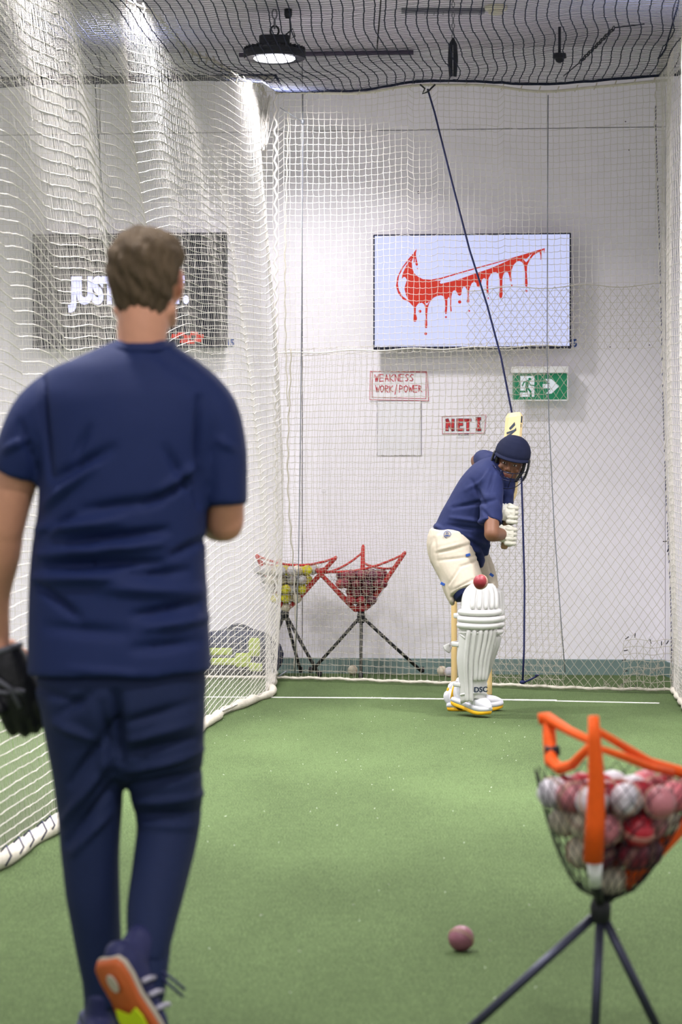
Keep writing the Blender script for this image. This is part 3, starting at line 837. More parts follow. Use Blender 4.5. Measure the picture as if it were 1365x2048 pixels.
for (px, py, lab) in ((1150, 687, 'blue number sticker half hidden at lower right of bright screen'), (464, 686, 'blue number sticker at lower right of dark screen')):
    me = text_mesh('15', .075, .003, 0, .8, .002); u, z = wuz(px, py, 0)
    tag(place_text('number_sticker', me, WALL(u - .012, z, .004), WU, UP, M['blue']), lab, 'sticker')

# exit sign
off = .11; u0, u1, z0, z1 = wall_rect(1023, 733, 1138, 746, off); c = WALL((u0 + u1) / 2, (z0 + z1) / 2, off / 2)
rt = tag(empty('exit_sign', c), 'green emergency exit sign with running man and arrow', 'sign')
m = MB(); m.bbox(c, (u1 - u0, off, z1 - z0), (WU, WN, UP), bev=.004); m.build('housing', M['white'], rt, smooth=False)
of2 = .09; u0, u1, z0, z1 = wall_rect(1026, 747, 1135, 799, of2); c = WALL((u0 + u1) / 2, (z0 + z1) / 2, of2 - .006)
m = MB(); m.box(c, (u1 - u0, .012, z1 - z0), (WU, WN, UP)); m.build('panel', M['green'], rt, smooth=False)
m = MB(); m.box(WALL((u0 + u1) / 2, z0 - .004, of2 - .005), (u1 - u0 + .01, .016, .008), (WU, WN, UP)); m.box(WALL(u1 + .003, (z0 + z1) / 2, of2 - .005), (.006, .016, z1 - z0), (WU, WN, UP)); m.build('edge_frame', M['white'], rt, smooth=False)
kw = dict(ox=1000, oy=660, s=6.5)
shape('door_pictogram', [(268, 598), (452, 598), (452, 868), (268, 868)], of2 + .001, M['exitwhite'], rt, **kw)
shape('arrow', [(590, 637), (675, 637), (775, 730), (675, 828), (600, 828), (665, 760), (560, 760), (560, 702), (655, 702)], of2 + .001, M['exitwhite'], rt, **kw)
o3 = of2 + .003
m = MB()
def rib(pts, w):
    q = [zp(x, y, o3, **kw) for x, y in pts]; ribbon(m, q, W0 + WN * o3, WU, UP, w, .0015)
m.prism([zp(392 + 20 * math.cos(a), 638 + 18 * math.sin(a), o3, **kw) for a in np.linspace(0, 2 * PI, 13)[:-1]], W0 + WN * o3, WU, UP, .0015)
rib([(365, 668), (350, 740)], .022); rib([(350, 670), (315, 680), (298, 722)], .008); rib([(372, 672), (400, 715), (450, 722)], .008)
rib([(350, 740), (352, 800), (272, 800)], .013); rib([(355, 740), (405, 805), (405, 868)], .013)
m.build('running_man', M['green'], rt, smooth=False)

# notices
def notice(name, label, px0, py0, px1, py1, cat='sign', th=.004):
    u0, u1, z0, z1 = wall_rect(px0, py0, px1, py1, th); c = WALL((u0 + u1) / 2, (z0 + z1) / 2, th / 2)
    rt = tag(empty(name, c), label, cat); m = MB(); m.box(c, (u1 - u0, th, z1 - z0), (WU, WN, UP)); m.build('sheet', M['paper'], rt, smooth=False)
    return rt
kz = dict(ox=730, oy=725, s=5.46)
rt = notice('handwritten_notice', 'handwritten red WEAKNESS WORK/POWER notice in a double red frame', 739, 742, 858, 802)
o3 = .0055; m = MB()
for pts in ([(70, 100), (672, 98), (668, 395), (80, 378), (82, 108), (70, 100)], [(62, 98), (55, 405), (697, 418), (684, 110), (60, 96)]):
    ribbon(m, [zp(x, y, o3, **kz) for x, y in pts], W0 + WN * o3, WU, UP, .0035, .001)
m.build('red_frame', M['redpen'], rt, smooth=False)
m = MB()
for txt, X0, Y0, X1, H in (('WEAKNESS', 112, 205, 550, 76), ('WORK/POWER', 118, 322, 640, 72)):
    ua, za = zp(X0, Y0, o3, **kz); ub, zb = zp(X1, Y0 - H, o3, **kz); n = len(txt); w = (ub - ua) / (n * 1.28)
    letters(m, txt, WALL(ua, za, o3), WU, UP, w, zb - za, w * .28, .0055, .001, .0025)
m.build('lettering', M['redpen'], rt, smooth=False)
rt = notice('blank_sheet', 'blank white sheet with dark edges below the handwritten notice', 755, 802, 843, 911)
m = MB()
u0, u1, z0, z1 = wall_rect(755, 802, 843, 911, .005)
for a, b in (((u0, z0), (u1, z0)), ((u1, z0), (u1, z1)), ((u0, z1), (u1, z1)), ((u0, z0), (u0, z1))): ribbon(m, [a, b], W0 + WN * .0045, WU, UP, .003, .001)
m.build('edge_tape', M['darkpen'], rt, smooth=False)
rt = notice('net_sign', 'red block-letter NET I sign with dark outlines in a thin frame', 884, 830, 970, 868)
m = MB(); ribbon(m, [zp(x, y, o3, **kz) for x, y in ((845, 590), (1325, 573), (1308, 770), (850, 778), (845, 588))], W0 + WN * o3, WU, UP, .003, .001); m.build('thin_frame', M['redpen'], rt, smooth=False)
for (mt, sw, oo) in ((M['darkpen'], .030, .0055), (M['redpaint'], .021, .0072)):
    m = MB()
    for ch, X0, X1, Y0, Y1 in (('N', 890, 978, 738, 622), ('E', 1010, 1080, 738, 620), ('T', 1092, 1158, 738, 622), ('I', 1215, 1268, 738, 606)):
        ua, za = zp(X0 + 10, Y0 - 6, oo, **kz); ub, zb = zp(X1 - 10, Y1 + 8, oo, **kz)
        letters(m, ch, WALL(ua, za, oo), WU, UP, (ub - ua) / .95, zb - za, 0, sw * .8, .001)
    m.build('block_letters' if mt is M['redpaint'] else 'letter_outline', mt, rt, smooth=False)
rt = notice('name_slip', 'tiny slip with faint lettering under the red NET I sign', 912, 869, 938, 875)
m = MB(); ua, za = zp(1002, 797, o3, **kz); letters(m, 'TRUNGE', WALL(ua, za, o3), WU, UP, .011, .013, .0045, .0025, .001); m.build('lettering', M['darkpen'], rt, smooth=False)

# ------------------------------------------------------------------ crease, stumps
def crease(p, q, w, name='crease_line', lab=''):
    a, b = PF(*p), PF(*q); n = 60; m = MB(); d = (b - a).normalized(); s = V((-d.y, d.x, 0)); top = []; bot = []
    for i in range(n + 1):
        c = a.lerp(b, i / n); j = random.uniform(-.15, .15) * w
        top.append(c + s * (w / 2 + j) + UP * .004); bot.append(c - s * (w / 2 + j * .5) + UP * .004)
    vs = top + bot; fs = [(i, n + 1 + i, n + 2 + i, i + 1) for i in range(n)]
    vs2 = [v - UP * .006 for v in vs]; k = len(vs)
    fs2 = [(i, i + 1, k + i + 1, k + i) for i in range(n)] + [(n + 1 + i + 1, n + 1 + i, k + n + 1 + i, k + n + 2 + i) for i in range(n)]
    m.add(vs + vs2, fs + fs2); tag(m.build(name, M['line'], smooth=False), lab, 'line')
crease((380, 1394.5), (770, 1396.5), .026, lab='thin left stretch of white crease line on turf')
crease((764, 1397), (1114, 1401.5), .055, lab='wide fuzzy middle stretch of white crease line by the stumps')
crease((1112, 1402.5), (1320, 1407), .026, lab='thin right stretch of white crease line on turf')

for k, (px, py, lab) in enumerate(((909, 1393, 'pale wooden stump left of the batter\'s leg'), (944, 1396, 'pale wooden middle stump hidden behind the batter\'s pad'), (979, 1399, 'pale wooden stump right of the batter\'s leg'))):
    c = PF(px, py); rt = tag(empty('stump', c), lab, 'stump', 'wooden stumps behind the batter')
    m = MB(); m.lathe(c, [(.0185, .03), (.019, .1), (.019, .68), (.017, .69), (.008, .706), (.017, .712)], n=16); m.build('shaft', M['wood'], rt)
    m = MB(); m.lathe(c, [(.02, 0), (.02, .03), (.018, .032)], n=16); m.build('base_cap', M['black'], rt)

# fluff and grit on the turf
fz = []
for k in range(130):
    d = 5.5 + 10 * RNG.rand() ** .8; x = RNG.uniform(-.7, 1.1); L = RNG.uniform(.002, .008); a = RNG.uniform(0, PI)
    fz.append(np.array([[x, d, .002], [x + L * math.cos(a), d + L * math.sin(a), .004]]))
tag(link_mesh('turf_fluff', strands(fz, .0007), mats=M['line']), 'white specks of fluff scattered on the green turf', 'fluff', kind='stuff')

# ------------------------------------------------------------------ balls
def ball_meshes():
    m = MB(); m.ell((0, 0, 0), (.036, .036, .036), nu=20, nv=12); b = m.mesh('ball')
    m = MB()
    for off in (-.0045, 0, .0045):
        r = math.sqrt(.0365 ** 2 - off ** 2); m.tube([V((r * math.cos(a), r * math.sin(a), off)) for a in np.linspace(0, 2 * PI, 29)], .0009, 4)
    s = m.mesh('seam'); s.materials.append(M['seam']); s.shade_smooth(); b.shade_smooth(); return b, s
BALL, SEAM = ball_meshes(); BM = {}
def ball(c, colour, label, group=None, size=1.0):
    if colour not in BM:
        q = BALL.copy(); q.materials.append(M['ball_' + colour]); BM[colour] = q
    o = bpy.data.objects.new('cricket_ball', BM[colour]); COL.objects.link(o); o.location = c
    o.rotation_euler = (random.uniform(0, 6), random.uniform(0, 6), random.uniform(0, 6)); o.scale = (size,) * 3
    tag(o, label, 'ball', group)
    s = bpy.data.objects.new('seam', SEAM); COL.objects.link(s); s.parent = o
    return o
ball(P(962, 1164, 11.6), 'deep red', 'red ball in flight in front of the batter\'s thigh')
ball(PF(923, 1903) + UP * .036, 'plum', 'worn pinkish-red ball alone on the turf in the foreground')
ball(PF(706, 1350) + V((0, -.02, .036)), 'cream', 'cream ball on the turf behind the right red basket\'s centre leg')
ball(PF(884, 1351) + V((0, -.05, .036)), 'cream', 'cream ball on the turf by the wall left of the stumps')
ball(PF(893, 1353) + V((.02, -.06, .036)), 'white', 'white ball beside the cream one left of the stumps')

ORD = ['leftmost', 'second from left', 'third from left', 'fourth from left', 'fifth from left', 'sixth from left', 'seventh from left', 'eighth from left', 'ninth from left'] + [w + ' from left' for w in 'tenth eleventh twelfth thirteenth fourteenth fifteenth sixteenth seventeenth eighteenth nineteenth twentieth'.split()]
ROW = ['top', 'second', 'third', 'fourth', 'bottom', 'lowest', 'very lowest', 'last']
def pack(axis_bot, axis_top, r0, r1, colours, where, group, n_layers, seed, heap=True):
    rnd = random.Random(seed); sp = .0735; placed = []
    for L in range(n_layers):
        t = 1 - L / max(1, n_layers - 1)
        c = axis_bot.lerp(axis_top, t); R = r0 + (r1 - r0) * t ** .62
        off = ((L % 2) * .5 * sp, (L % 2) * .29 * sp); lay = []
        nr = int(R / sp) + 1
        for i in range(-nr - 1, nr + 2):
            for j in range(-nr - 1, nr + 2):
                x = (i + .5 * (j % 2)) * sp + off[0]; y = j * sp * .866 + off[1]
                if math.hypot(x, y) <= R - .030: lay.append(V((c.x + x + rnd.uniform(-.002, .002), c.y + y + rnd.uniform(-.002, .002), c.z + rnd.uniform(-.004, .004))))
        if not lay: lay = [c.copy()]
        # those facing the lens: nothing of the same row stands before them
        px = [CX + q.x / q.y * FPX for q in lay]; wpx = .066 / c.y * FPX
        front = [i for i, q in enumerate(lay) if not any(lay[j].y < q.y - .02 and abs(px[j] - px[i]) < wpx * .6 for j in range(len(lay)))]
        front.sort(key=lambda i: px[i])
        for n, i in enumerate(front):
            cl = colours(L, rnd); o = 'front of %s row, %s' % (ROW[min(L, 7)], ORD[min(n, 19)])
            ball(lay[i], cl, '%s ball, %s, %s' % (cl, o, where), group)
        rest = sorted([i for i in range(len(lay)) if i not in front], key=lambda i: px[i])
        for n, i in enumerate(rest):
            if L == 0: cl = colours(L, rnd); ball(lay[i], cl, '%s ball, behind in top row, %s, %s' % (cl, ORD[n] if n < 20 else 'right side', where), group)
            else: ball(lay[i], colours(L, rnd), 'ball buried behind the front balls ' + where, group + ', hidden ones')

def curve_pts(a, b, sag, n=14, out=V((0, 0, 0))):
    return [a.lerp(b, i / n) - UP * sag * 4 * (i / n) * (1 - i / n) + out * 4 * (i / n) * (1 - i / n) for i in range(n + 1)]

def basket(label, hub, tips, straps, feet, fabric, arm_r, leg_r, bag_axis, bag_r, leg_m, group=None, arm_z=0.04, tipmix=None):
    rt = tag(empty('ball_basket', V((hub.x, hub.y, 0))), label, 'ball basket', group)
    for t in tips:
        s = hub + (t - hub) * .10
        m = MB(); m.tube([s.lerp(t, k) + V((0, 0, 0)) for k in (0, .05, .3, .6, .9, .97, 1)], [arm_r * .7, arm_r * 1.15, arm_r * 1.3, arm_r * 1.1, arm_r, arm_r * .95, arm_r * .5], 12); m.build('arm', fabric, rt)
    for (a, b, sag, f) in straps:
        q = tips[a].lerp(hub, f); w = tips[b].lerp(hub, f)
        m = MB(); m.tube(curve_pts(q, w, sag), arm_r * .55, 8); m.build('strap', fabric, rt)
    m = MB(); m.lathe(hub, [(arm_r * 1.1, -.05), (arm_r * 1.8, -.04), (arm_r * 2, 0), (arm_r * 1.4, .035)], n=14); m.build('hub', M['black'], rt)
    for f in feet:
        m = MB(); d = (f - hub); m.tube([hub + d * .03, hub + d * .5, f + UP * .004], leg_r, 10)
        lg = m.build('leg', leg_m, rt)
        m = MB(); m.lathe(f, [(leg_r * 1.25, .0), (leg_r * 1.4, .015), (leg_r * 1.25, .04)], n=10); m.build('rubber_foot', M['black'], lg)
    # net bag: rim follows the straps, cords crossing down to the hub
    top, bot = bag_axis; nr = 14; rows = 8; cords = []
    rim = []
    for k in range(nr):
        a = 2 * PI * k / nr; rim.append(top + V((math.cos(a), math.sin(a), 0)) * bag_r + UP * (.06 + .03 * math.cos(3 * a + 1)))
    def bp(k, j):
        t = j / (rows - 1); a = 2 * PI * ((k % nr)) / nr + (PI / nr) * (j % 2)
        prof = bag_r * (1 - t) ** .62 * 1.0 + .012
        z = (top.z + .07 + .03 * math.cos(3 * a + 1)) * (1 - t) + (bot.z) * t
        cx_ = top.x * (1 - t) + bot.x * t; cy_ = top.y * (1 - t) + bot.y * t
        return np.array([cx_ + prof * math.cos(a), cy_ + prof * math.sin(a), z])
    for k in range(nr):
        for sg in (1, -1):
            cords.append(np.array([bp(k + (sg if sg > 0 else 0) * (j // 2) + (sg < 0) * (-(j + 1) // 2), j) for j in range(rows)]))
    cords.append(np.array([bp(k, 0) for k in list(range(nr)) + [0]]))
    tag(link_mesh('net_bag', strands(cords, .0008), rt, mats=M['bagnet']), kind='stuff')
    return rt

# far baskets
dA = 17.02
hubA = P(723, 1232, dA)
tA = [P(632, 1138, 16.95), P(727, 1090, 17.2), P(812, 1103, 16.92)]
basket('red-armed ball basket on black tripod full of dark red balls', hubA, tA, ((0, 2, .05, .04), (0, 1, .03, .1), (1, 2, .02, .25)),
       [P(622, 1345, 17.22) * 1, P(722, 1356, 16.94), P(845, 1345, 17.2)], M['redfab'], .015, .012, (P(722, 1160, dA), P(722, 1226, dA)), .225, M['black'], 'red ball baskets by the back wall')
pack(P(722, 1216, dA), P(724, 1150, dA), .045, .215, lambda L, r: r.choice(['dark red', 'dark red', 'dark red', 'maroon', 'bright red'] if L else ['dark red', 'maroon']), 'in the right red basket', 'balls in the right red basket', 5, 3)
dB_ = 17.05
hubB = P(570, 1226, dB_)
tB = [P(513, 1109, 16.95), P(560, 1118, 17.25), P(674, 1113, 16.92)]
basket('red-armed ball basket with white and yellow balls, partly behind left net', hubB, tB, ((0, 2, .06, .02), (0, 1, .02, .1), (1, 2, .02, .2)),
       [P(602, 1345, 17.2), P(640, 1353, 16.95), P(520, 1350, 17.05)], M['redfab'], .015, .012, (P(574, 1150, dB_), P(571, 1220, dB_)), .24, M['black'], 'red ball baskets by the back wall')
pack(P(572, 1214, dB_), P(574, 1140, dB_), .05, .225, lambda L, r: r.choice(['white', 'white', 'cream', 'yellow'] if L < 3 else ['yellow', 'yellow', 'yellow', 'cream']), 'in the left red basket', 'balls in the left red basket', 5, 5)

# foreground basket
dF = 5.35
hubF = P(1202, 1812, dF)
tF = [P(1190, 1436, 5.14), P(1082, 1440, 5.5), P(1455, 1560, 5.45)]
rt = tag(empty('ball_basket', V((hubF.x, hubF.y, 0))), 'orange-armed ball basket on grey tripod at the lower right front', 'ball basket')
m = MB(); m.tube([P(1187, 1722, 5.2), P(1192, 1640, 5.18), P(1194, 1560, 5.16), P(1190, 1480, 5.14), P(1188, 1432, 5.14)], [.022, .021, .018, .014, .011], 14); m.build('front_arm', M['orange'], rt)
m = MB(); m.tube([P(1192, 1770, 5.24), P(1190, 1718, 5.21)], [.013, .017], 12); m.build('white_sleeve', M['white'], rt)
m = MB(); m.tube([hubF, P(1192, 1765, 5.24)], .010, 10); m.build('arm_rod', M['black'], rt)
m = MB(); m.tube([hubF.lerp(tF[2], .17), hubF.lerp(tF[2], .5), tF[2]], [.022, .02, .013], 12); m.build('side_arm', M['orange'], rt)
m = MB(); m.tube([hubF, hubF.lerp(tF[2], .2)], .012, 10); m.build('arm_rod', M['black'], rt)
m = MB(); m.tube([P(1098, 1440, 5.5), P(1100, 1480, 5.49), P(1103, 1522, 5.46), P(1120, 1538, 5.42), P(1145, 1530, 5.35), P(1182, 1492, 5.2)], [.014, .0155, .0155, .013, .011, .009], 12); m.build('side_strap', M['orange'], rt)
m = MB(); m.tube([P(1078, 1438, 5.5), P(1096, 1436, 5.5), P(1140, 1462, 5.4), P(1186, 1484, 5.2)], [.013, .0135, .010, .009], 12); m.build('top_strap', M['orange'], rt)
m = MB(); m.tube([P(1196, 1462, 5.16), P(1240, 1488, 5.25), P(1300, 1525, 5.35), P(1365, 1545, 5.42), tF[2]], [.008, .009, .011, .013, .012], 12); m.build('top_strap', M['orange'], rt)
m = MB(); m.tube([P(1204, 1498, 5.16), P(1250, 1514, 5.2), P(1300, 1534, 5.28), P(1345, 1545, 5.35)], [.007, .009, .009, .008], 12); m.build('side_strap', M['orange'], rt)
m = MB(); m.tube([P(1090, 1501, 5.47), P(1120, 1502, 5.47)], .012, 8); m.build('buckle', M['black'], rt)
m = MB(); m.lathe(hubF, [(.012, -.04), (.022, -.03), (.024, 0), (.014, .025)], n=14); m.build('hub', M['black'], rt)
for f in (P(868, 2127, 5.35), P(1187, 2140, 5.29), P(1346, 2122, 5.376)):
    f = V((f.x, f.y, 0)); m = MB(); m.tube([hubF + (f - hubF) * .02 - UP * .01, f + UP * .004], .0105, 12); lg = m.build('leg', M['legsteel'], rt)
    m = MB(); m.lathe(f, [(.012, .0), (.014, .01), (.012, .04)], n=12); m.build('rubber_foot', M['black'], lg)
top, bot = P(1236, 1585, dF), P(1212, 1800, dF); nr, rows = 30, 13; cords = []
def bpF(k, j):
    t = j / (rows - 1); a = 2 * PI * (k % nr) / nr + (PI / nr) * (j % 2); pr = .172 * (1 - t) ** .5 + .012
    return np.array([top.x * (1 - t) + bot.x * t + pr * 1.0 * math.cos(a), top.y + pr * math.sin(a), (top.z + .05) * (1 - t) + bot.z * t])
for k in range(nr):
    for sg in (0, 1): cords.append(np.array([bpF(k + (j // 2 if sg else -((j + 1) // 2)), j) for j in range(rows)]))
tag(link_mesh('net_bag', strands(cords, .0014), rt, mats=M['bagnet']), kind='stuff')
def colF(L, r): return r.choice([['bright red', 'bright red', 'dusty pink', 'white', 'pink', 'bright red'], ['cream', 'bright red', 'cream', 'dusty pink', 'maroon'], ['maroon', 'maroon', 'cream', 'dark red'], ['cream', 'maroon', 'dark red'], ['cream', 'dark red']][min(L, 4)])
pack(P(1222, 1758, dF), P(1240, 1588, dF), .05, .182, colF, 'in the orange basket', 'balls in the orange basket', 4, 21)

# kit bag behind the left net
c = PF(478, 1352); rt = tag(empty('kit_bag', V((c.x, 17.1, 0))), 'navy and lime kit bag on the turf behind the left net', 'bag')
m = MB(); B0 = V((c.x, 17.1, 0))
m.loft([B0 + V((-.22, 0, .15)), B0 + V((-.1, 0, .17)), B0 + V((.1, 0, .17)), B0 + V((.2, 0, .14))], [(.13, .15), (.15, .17), (.15, .17), (.12, .14)], (0, 1, 0), power=3); m.build('body', M['bagnavy'], rt)
m = MB()
for (x, z, w, h) in ((-.13, .19, .17, .05), (-.1, .12, .16, .05), (.12, .22, .06, .13), (.04, .13, .09, .10), (.13, .08, .07, .06)):
    m.loft([B0 + V((x - w / 2, -.15, z)), B0 + V((x + w / 2, -.15, z))], [(.012, h / 2)] * 2, (0, 1, 0), power=4)
m.build('panels', M['baglime'], rt)
m = MB(); m.tube([B0 + V((-.1 + .2 * k / 8, -.02, .33 + .04 * math.sin(PI * k / 8))) for k in range(9)], .012, 8); m.build('handle', M['bagnavy'], rt)
# ------------------------------------------------------------------ people
def wrinkle(co, amp, k=1.0, seed=1):
    r = np.random.RandomState(seed); f = np.zeros(len(co))
    for i in range(5):
        d = r.normal(size=3); d[2] *= 1.8; d /= np.linalg.norm(d); q = r.normal(size=3); q /= np.linalg.norm(q)
        w = (18 + 9 * i) * k
        f += (1 - 2 * np.abs(np.sin(co @ d * w + 1.3 * np.sin(co @ q * w * .45 + i) + i * 1.7))) / (1 + i * .7)
    return f * amp
def folds(co, lst, d):
    """creases given as segments seen from the lane: (x0, y0, x1, y1, width px, height m)"""
    f = np.zeros(len(co))
    for x0, y0, x1, y1, w, a in lst:
        p = P(x0, y0, d); q = P(x1, y1, d); w_ = w / FPX * d
        A = np.array([p.x, p.z]); B = np.array([q.x, q.z]); X = co[:, [0, 2]]; AB = B - A; w_ *= .8
        t = np.clip(((X - A) @ AB) / (AB @ AB), 0, 1); c = A + t[:, None] * AB
        # bend the crease a little
        dist = np.linalg.norm(X - c, axis=1)
        f += a * np.exp(-(dist / w_) ** 2) * (.35 + .65 * np.sin(PI * np.clip(t, .02, .98)))
    return f

def head_parts(mb, c, X, F, U, s=1.0):
    """X to the figure's left or right, F where the face looks, U up"""
    g = lambda x, y, z: c + X * (x * s) + F * (y * s) + U * (z * s)
    prof = [(-.116, .014, .072, .040), (-.104, .032, .088, .010), (-.085, .046, .092, -.015), (-.062, .056, .091, -.050), (-.036, .063, .089, -.076),
            (-.01, .069, .088, -.089), (.018, .073, .088, -.096), (.045, .0755, .090, -.100), (.07, .072, .083, -.098), (.092, .060, .066, -.082), (.108, .040, .038, -.054), (.117, .014, .004, -.022)]
    rs = []
    for z, a, f, b in prof:
        cy, hb = (f + b) / 2, (f - b) / 2
        rs.append([g(a * math.copysign(abs(math.cos(t)) ** .9, math.cos(t)), cy + hb * math.sin(t), z) for t in np.linspace(0, 2 * PI, 29)[:-1]])
    if X.cross(F).dot(U) < 0: rs = [list(reversed(r)) for r in rs]
    mb.rings(rs)
    mb.loft([g(0, .084, .026), g(0, .096, .004), g(0, .108, -.018), g(0, .104, -.028)], [(.007, .006), (.009, .009), (.014, .012), (.010, .006)], X, n=10, sub=2)
    for q in (-1, 1):
        mb.ell(g(q * .012, .098, -.024), (.007 * s, .009 * s, .007 * s), (X, F, U), 10, 6)
        mb.loft([g(q * .012, .089, .030), g(q * .032, .088, .034), g(q * .052, .074, .028)], [(.006, .006), (.007, .007), (.005, .006)], F, n=8, sub=2)
        mb.ell(g(q * .045, .066, -.022), (.020 * s, .020 * s, .018 * s), (X, F, U), 12, 8)
        mb.loft([g(q * .072, .0, .022), g(q * .082, -.012, .018), g(q * .084, -.018, -.002), g(q * .079, -.010, -.026), g(q * .071, .002, -.032)], [(.006, .006), (.005, .012), (.005, .013), (.005, .008), (.005, .005)], X, n=8, sub=2)
        mb.loft([g(q * .050, .02, -.088), g(q * .062, -.03, -.062)], [(.012, .016)] * 2, X, n=10)
    mb.loft([g(-.024, .084, -.056), g(-.008, .094, -.052), g(.008, .094, -.052), g(.024, .084, -.056)], [(.003, .003), (.006, .005), (.006, .005), (.003, .003)], U, n=8, sub=2)
    mb.loft([g(-.020, .083, -.063), g(0, .093, -.066), g(.020, .083, -.063)], [(.003, .003), (.007, .007), (.003, .003)], U, n=8, sub=2)
    mb.ell(g(0, .082, -.098), (.018 * s, .014 * s, .014 * s), (X, F, U), 12, 8)
    return g
def eyes(parent, g, X, F, U):
    for q in (-1, 1):
        m = MB(); m.ell(g(q * .031, .0775, .008), (.0115, .0110, .0048), (X, F, U), 14, 10); e = m.build('eye', M['eye'], parent)
        m = MB(); m.ell(g(q * .031, .0855, .0085), (.0056, .0035, .0052), (X, F, U), 12, 8); m.build('iris', M['iris'], e)
def local(co, c, X, F, U):
    q = co - np.array(c); return q @ np.array(X), q @ np.array(F), q @ np.array(U)
def mix(c, rgb, w):
    w = np.clip(w, 0, 1)[:, None]; return c * (1 - w) + np.array(lin(rgb)) * w

def grip_hand(mb, c, ax, e1, R, fr, fat=1.0, thumb=1, palm=True):
    """fingers closed round a handle: c centre on the handle, ax its axis, e1 from handle to the back of the palm"""
    ax = ax.normalized(); e1 = (e1 - ax * e1.dot(ax)).normalized(); e2 = ax.cross(e1)
    if palm:
        k = R + .014
        mb.loft([c + e1 * k - e2 * .04 - ax * .0, c + e1 * (k + .004), c + e1 * k + e2 * .035], [(.036 * fat, .017 * fat), (.042 * fat, .019 * fat), (.040 * fat, .014 * fat)], ax, n=14, sub=3)
    for i, (o, L) in enumerate(((-.033, .82), (-.011, .95), (.011, 1.0), (.033, .93))):
        pts = []; r = R + fr * .9
        for k in range(8):
            a = math.radians(22 + 215 * L * k / 7); pts.append(c + ax * (o * fat) + e1 * (r * math.cos(a) * (1.25 if k == 0 else 1)) + e2 * (r * math.sin(a)))
        mb.loft(pts, [(fr * (1.12 if k in (2, 5) else 1.0) * (1 - .03 * k),) * 2 for k in range(8)], ax, n=10, sub=2)
    pts = [c + e1 * (R + .012) - e2 * .025 + ax * (.02 * thumb)]
    for k in range(4):
        a = math.radians(-45 - 38 * k); r = R + fr; pts.append(c + ax * (.045 + .006 * k) * thumb + e1 * (r * math.cos(a)) + e2 * (r * math.sin(a)))
    mb.loft(pts, [(fr * 1.3,) * 2, (fr * 1.15,) * 2, (fr * 1.1,) * 2, (fr,) * 2, (fr * .85,) * 2], ax, n=10, sub=2)
    return e2
def open_hand(mb, w, d, side, nrm, curl=.5, s=1.0, thumb=1):
    """relaxed hand: w wrist, d along it, side towards the thumb, nrm out of the back"""
    d = d.normalized(); side = (side - d * side.dot(d)).normalized(); nrm = (nrm - d * nrm.dot(d) - side * nrm.dot(side)).normalized()
    mb.loft([w, w + d * .03 * s, w + d * .07 * s, w + d * .095 * s], [(.026, .019), (.036, .017), (.041, .015), (.038, .012)], side, n=14, sub=2)
    for i, (o, L) in enumerate(((.030, .072), (.010, .080), (-.011, .075), (-.030, .058))):
        p = w + d * .088 * s + side * o * s; dd = d.copy(); pts = [p - d * .02]; 
        for k, f in enumerate((.45, .32, .23)):
            dd = (dd - nrm * curl * (.5 + .25 * k)).normalized(); pts.append(pts[-1] + dd * (L * f + (.02 if k == 0 else 0)) * s)
        mb.loft(pts, [(.0098, .0098), (.0092, .0092), (.0084, .0084), (.0070, .0070)], side, n=9, sub=2)
    p = w + d * .025 + side * .028; pts = [p, p + (d * .5 + side * .75 - nrm * .3).normalized() * .035 * s]; pts.append(pts[-1] + (d * .85 + side * .3 - nrm * .45).normalized() * .03 * s); pts.append(pts[-1] + (d - nrm * .6).normalized() * .024 * s)
    mb.loft(pts, [(.016, .014), (.012, .012), (.0105, .0105), (.008, .008)], side, n=9, sub=2)

def shoe(name, parent, heel, t, up, L, w, upper, sole, soleth=.03, hs=1.0):
    """heel: point under the heel; t towards the toe; up out of the instep"""
    t = t.normalized(); up = (up - t * up.dot(t)).normalized(); sd = t.cross(up)
    h = lambda a, b, c: heel + t * (a * L) + sd * b + up * c
    out = [(0.0, .55), (.05, .78), (.18, .86), (.4, .80), (.6, .95), (.75, 1.0), (.88, .86), (.96, .58), (1.0, .22)]
    pts = [(a, k * w / 2) for a, k in out] + [(a, -k * w / 2) for a, k in reversed(out)]
    def ring(c, q, spring=1):
        return [h(.5 + (a - .5) * q, b * q, c + spring * (.014 * max(0, (a - .75) / .25) ** 2)) for a, b in pts]
    m = MB(); m.rings([ring(0.0, .95), ring(.006, 1.0), ring(soleth * .6, 1.02)]); out_s = m.build('outsole', sole, parent)
    m = MB(); m.rings([ring(soleth * .55, 1.03), ring(soleth, 1.02), ring(soleth * 1.15, .96)]); m.build('midsole', upper[1] if isinstance(upper, tuple) else upper, parent)
    um = upper[0] if isinstance(upper, tuple) else upper
    m = MB(); c0 = soleth
    secs = [(a, w_, q * hs) for a, w_, q in ((.04, .030, .050), (.12, .036, .062), (.26, .037, .064), (.40, .037, .056), (.55, .040, .043), (.72, .045, .033), (.86, .038, .028), (.96, .022, .018))]
    m.loft([h(a, 0, c0 + hh * .45) for a, ww, hh in secs], [(ww * w / .095, hh * .62) for a, ww, hh in secs], sd, n=20, power=2.5, sub=2); 
    m.loft([h(.17, 0, c0 + .05), h(.15, 0, c0 + .085), h(.145, 0, c0 + .10)], [(.034, .046), (.032, .044), (.033, .046)], sd, n=18)
    remesh(m, 'upper', um, parent, .005, 3)
    m = MB()
    for k in range(5):
        a = .36 + .07 * k; z = c0 + .068 - .0065 * k - .006; m.tube([h(a, -.020, z - .006), h(a + .01, 0, z + .005 - .001 * k), h(a, .020, z - .006)], .0032, 6)
    m.tube([h(.34, 0, c0 + .075), h(.36, .03, c0 + .085), h(.40, .035, c0 + .06)], .003, 6)
    m.build('laces', um, parent)
    return h

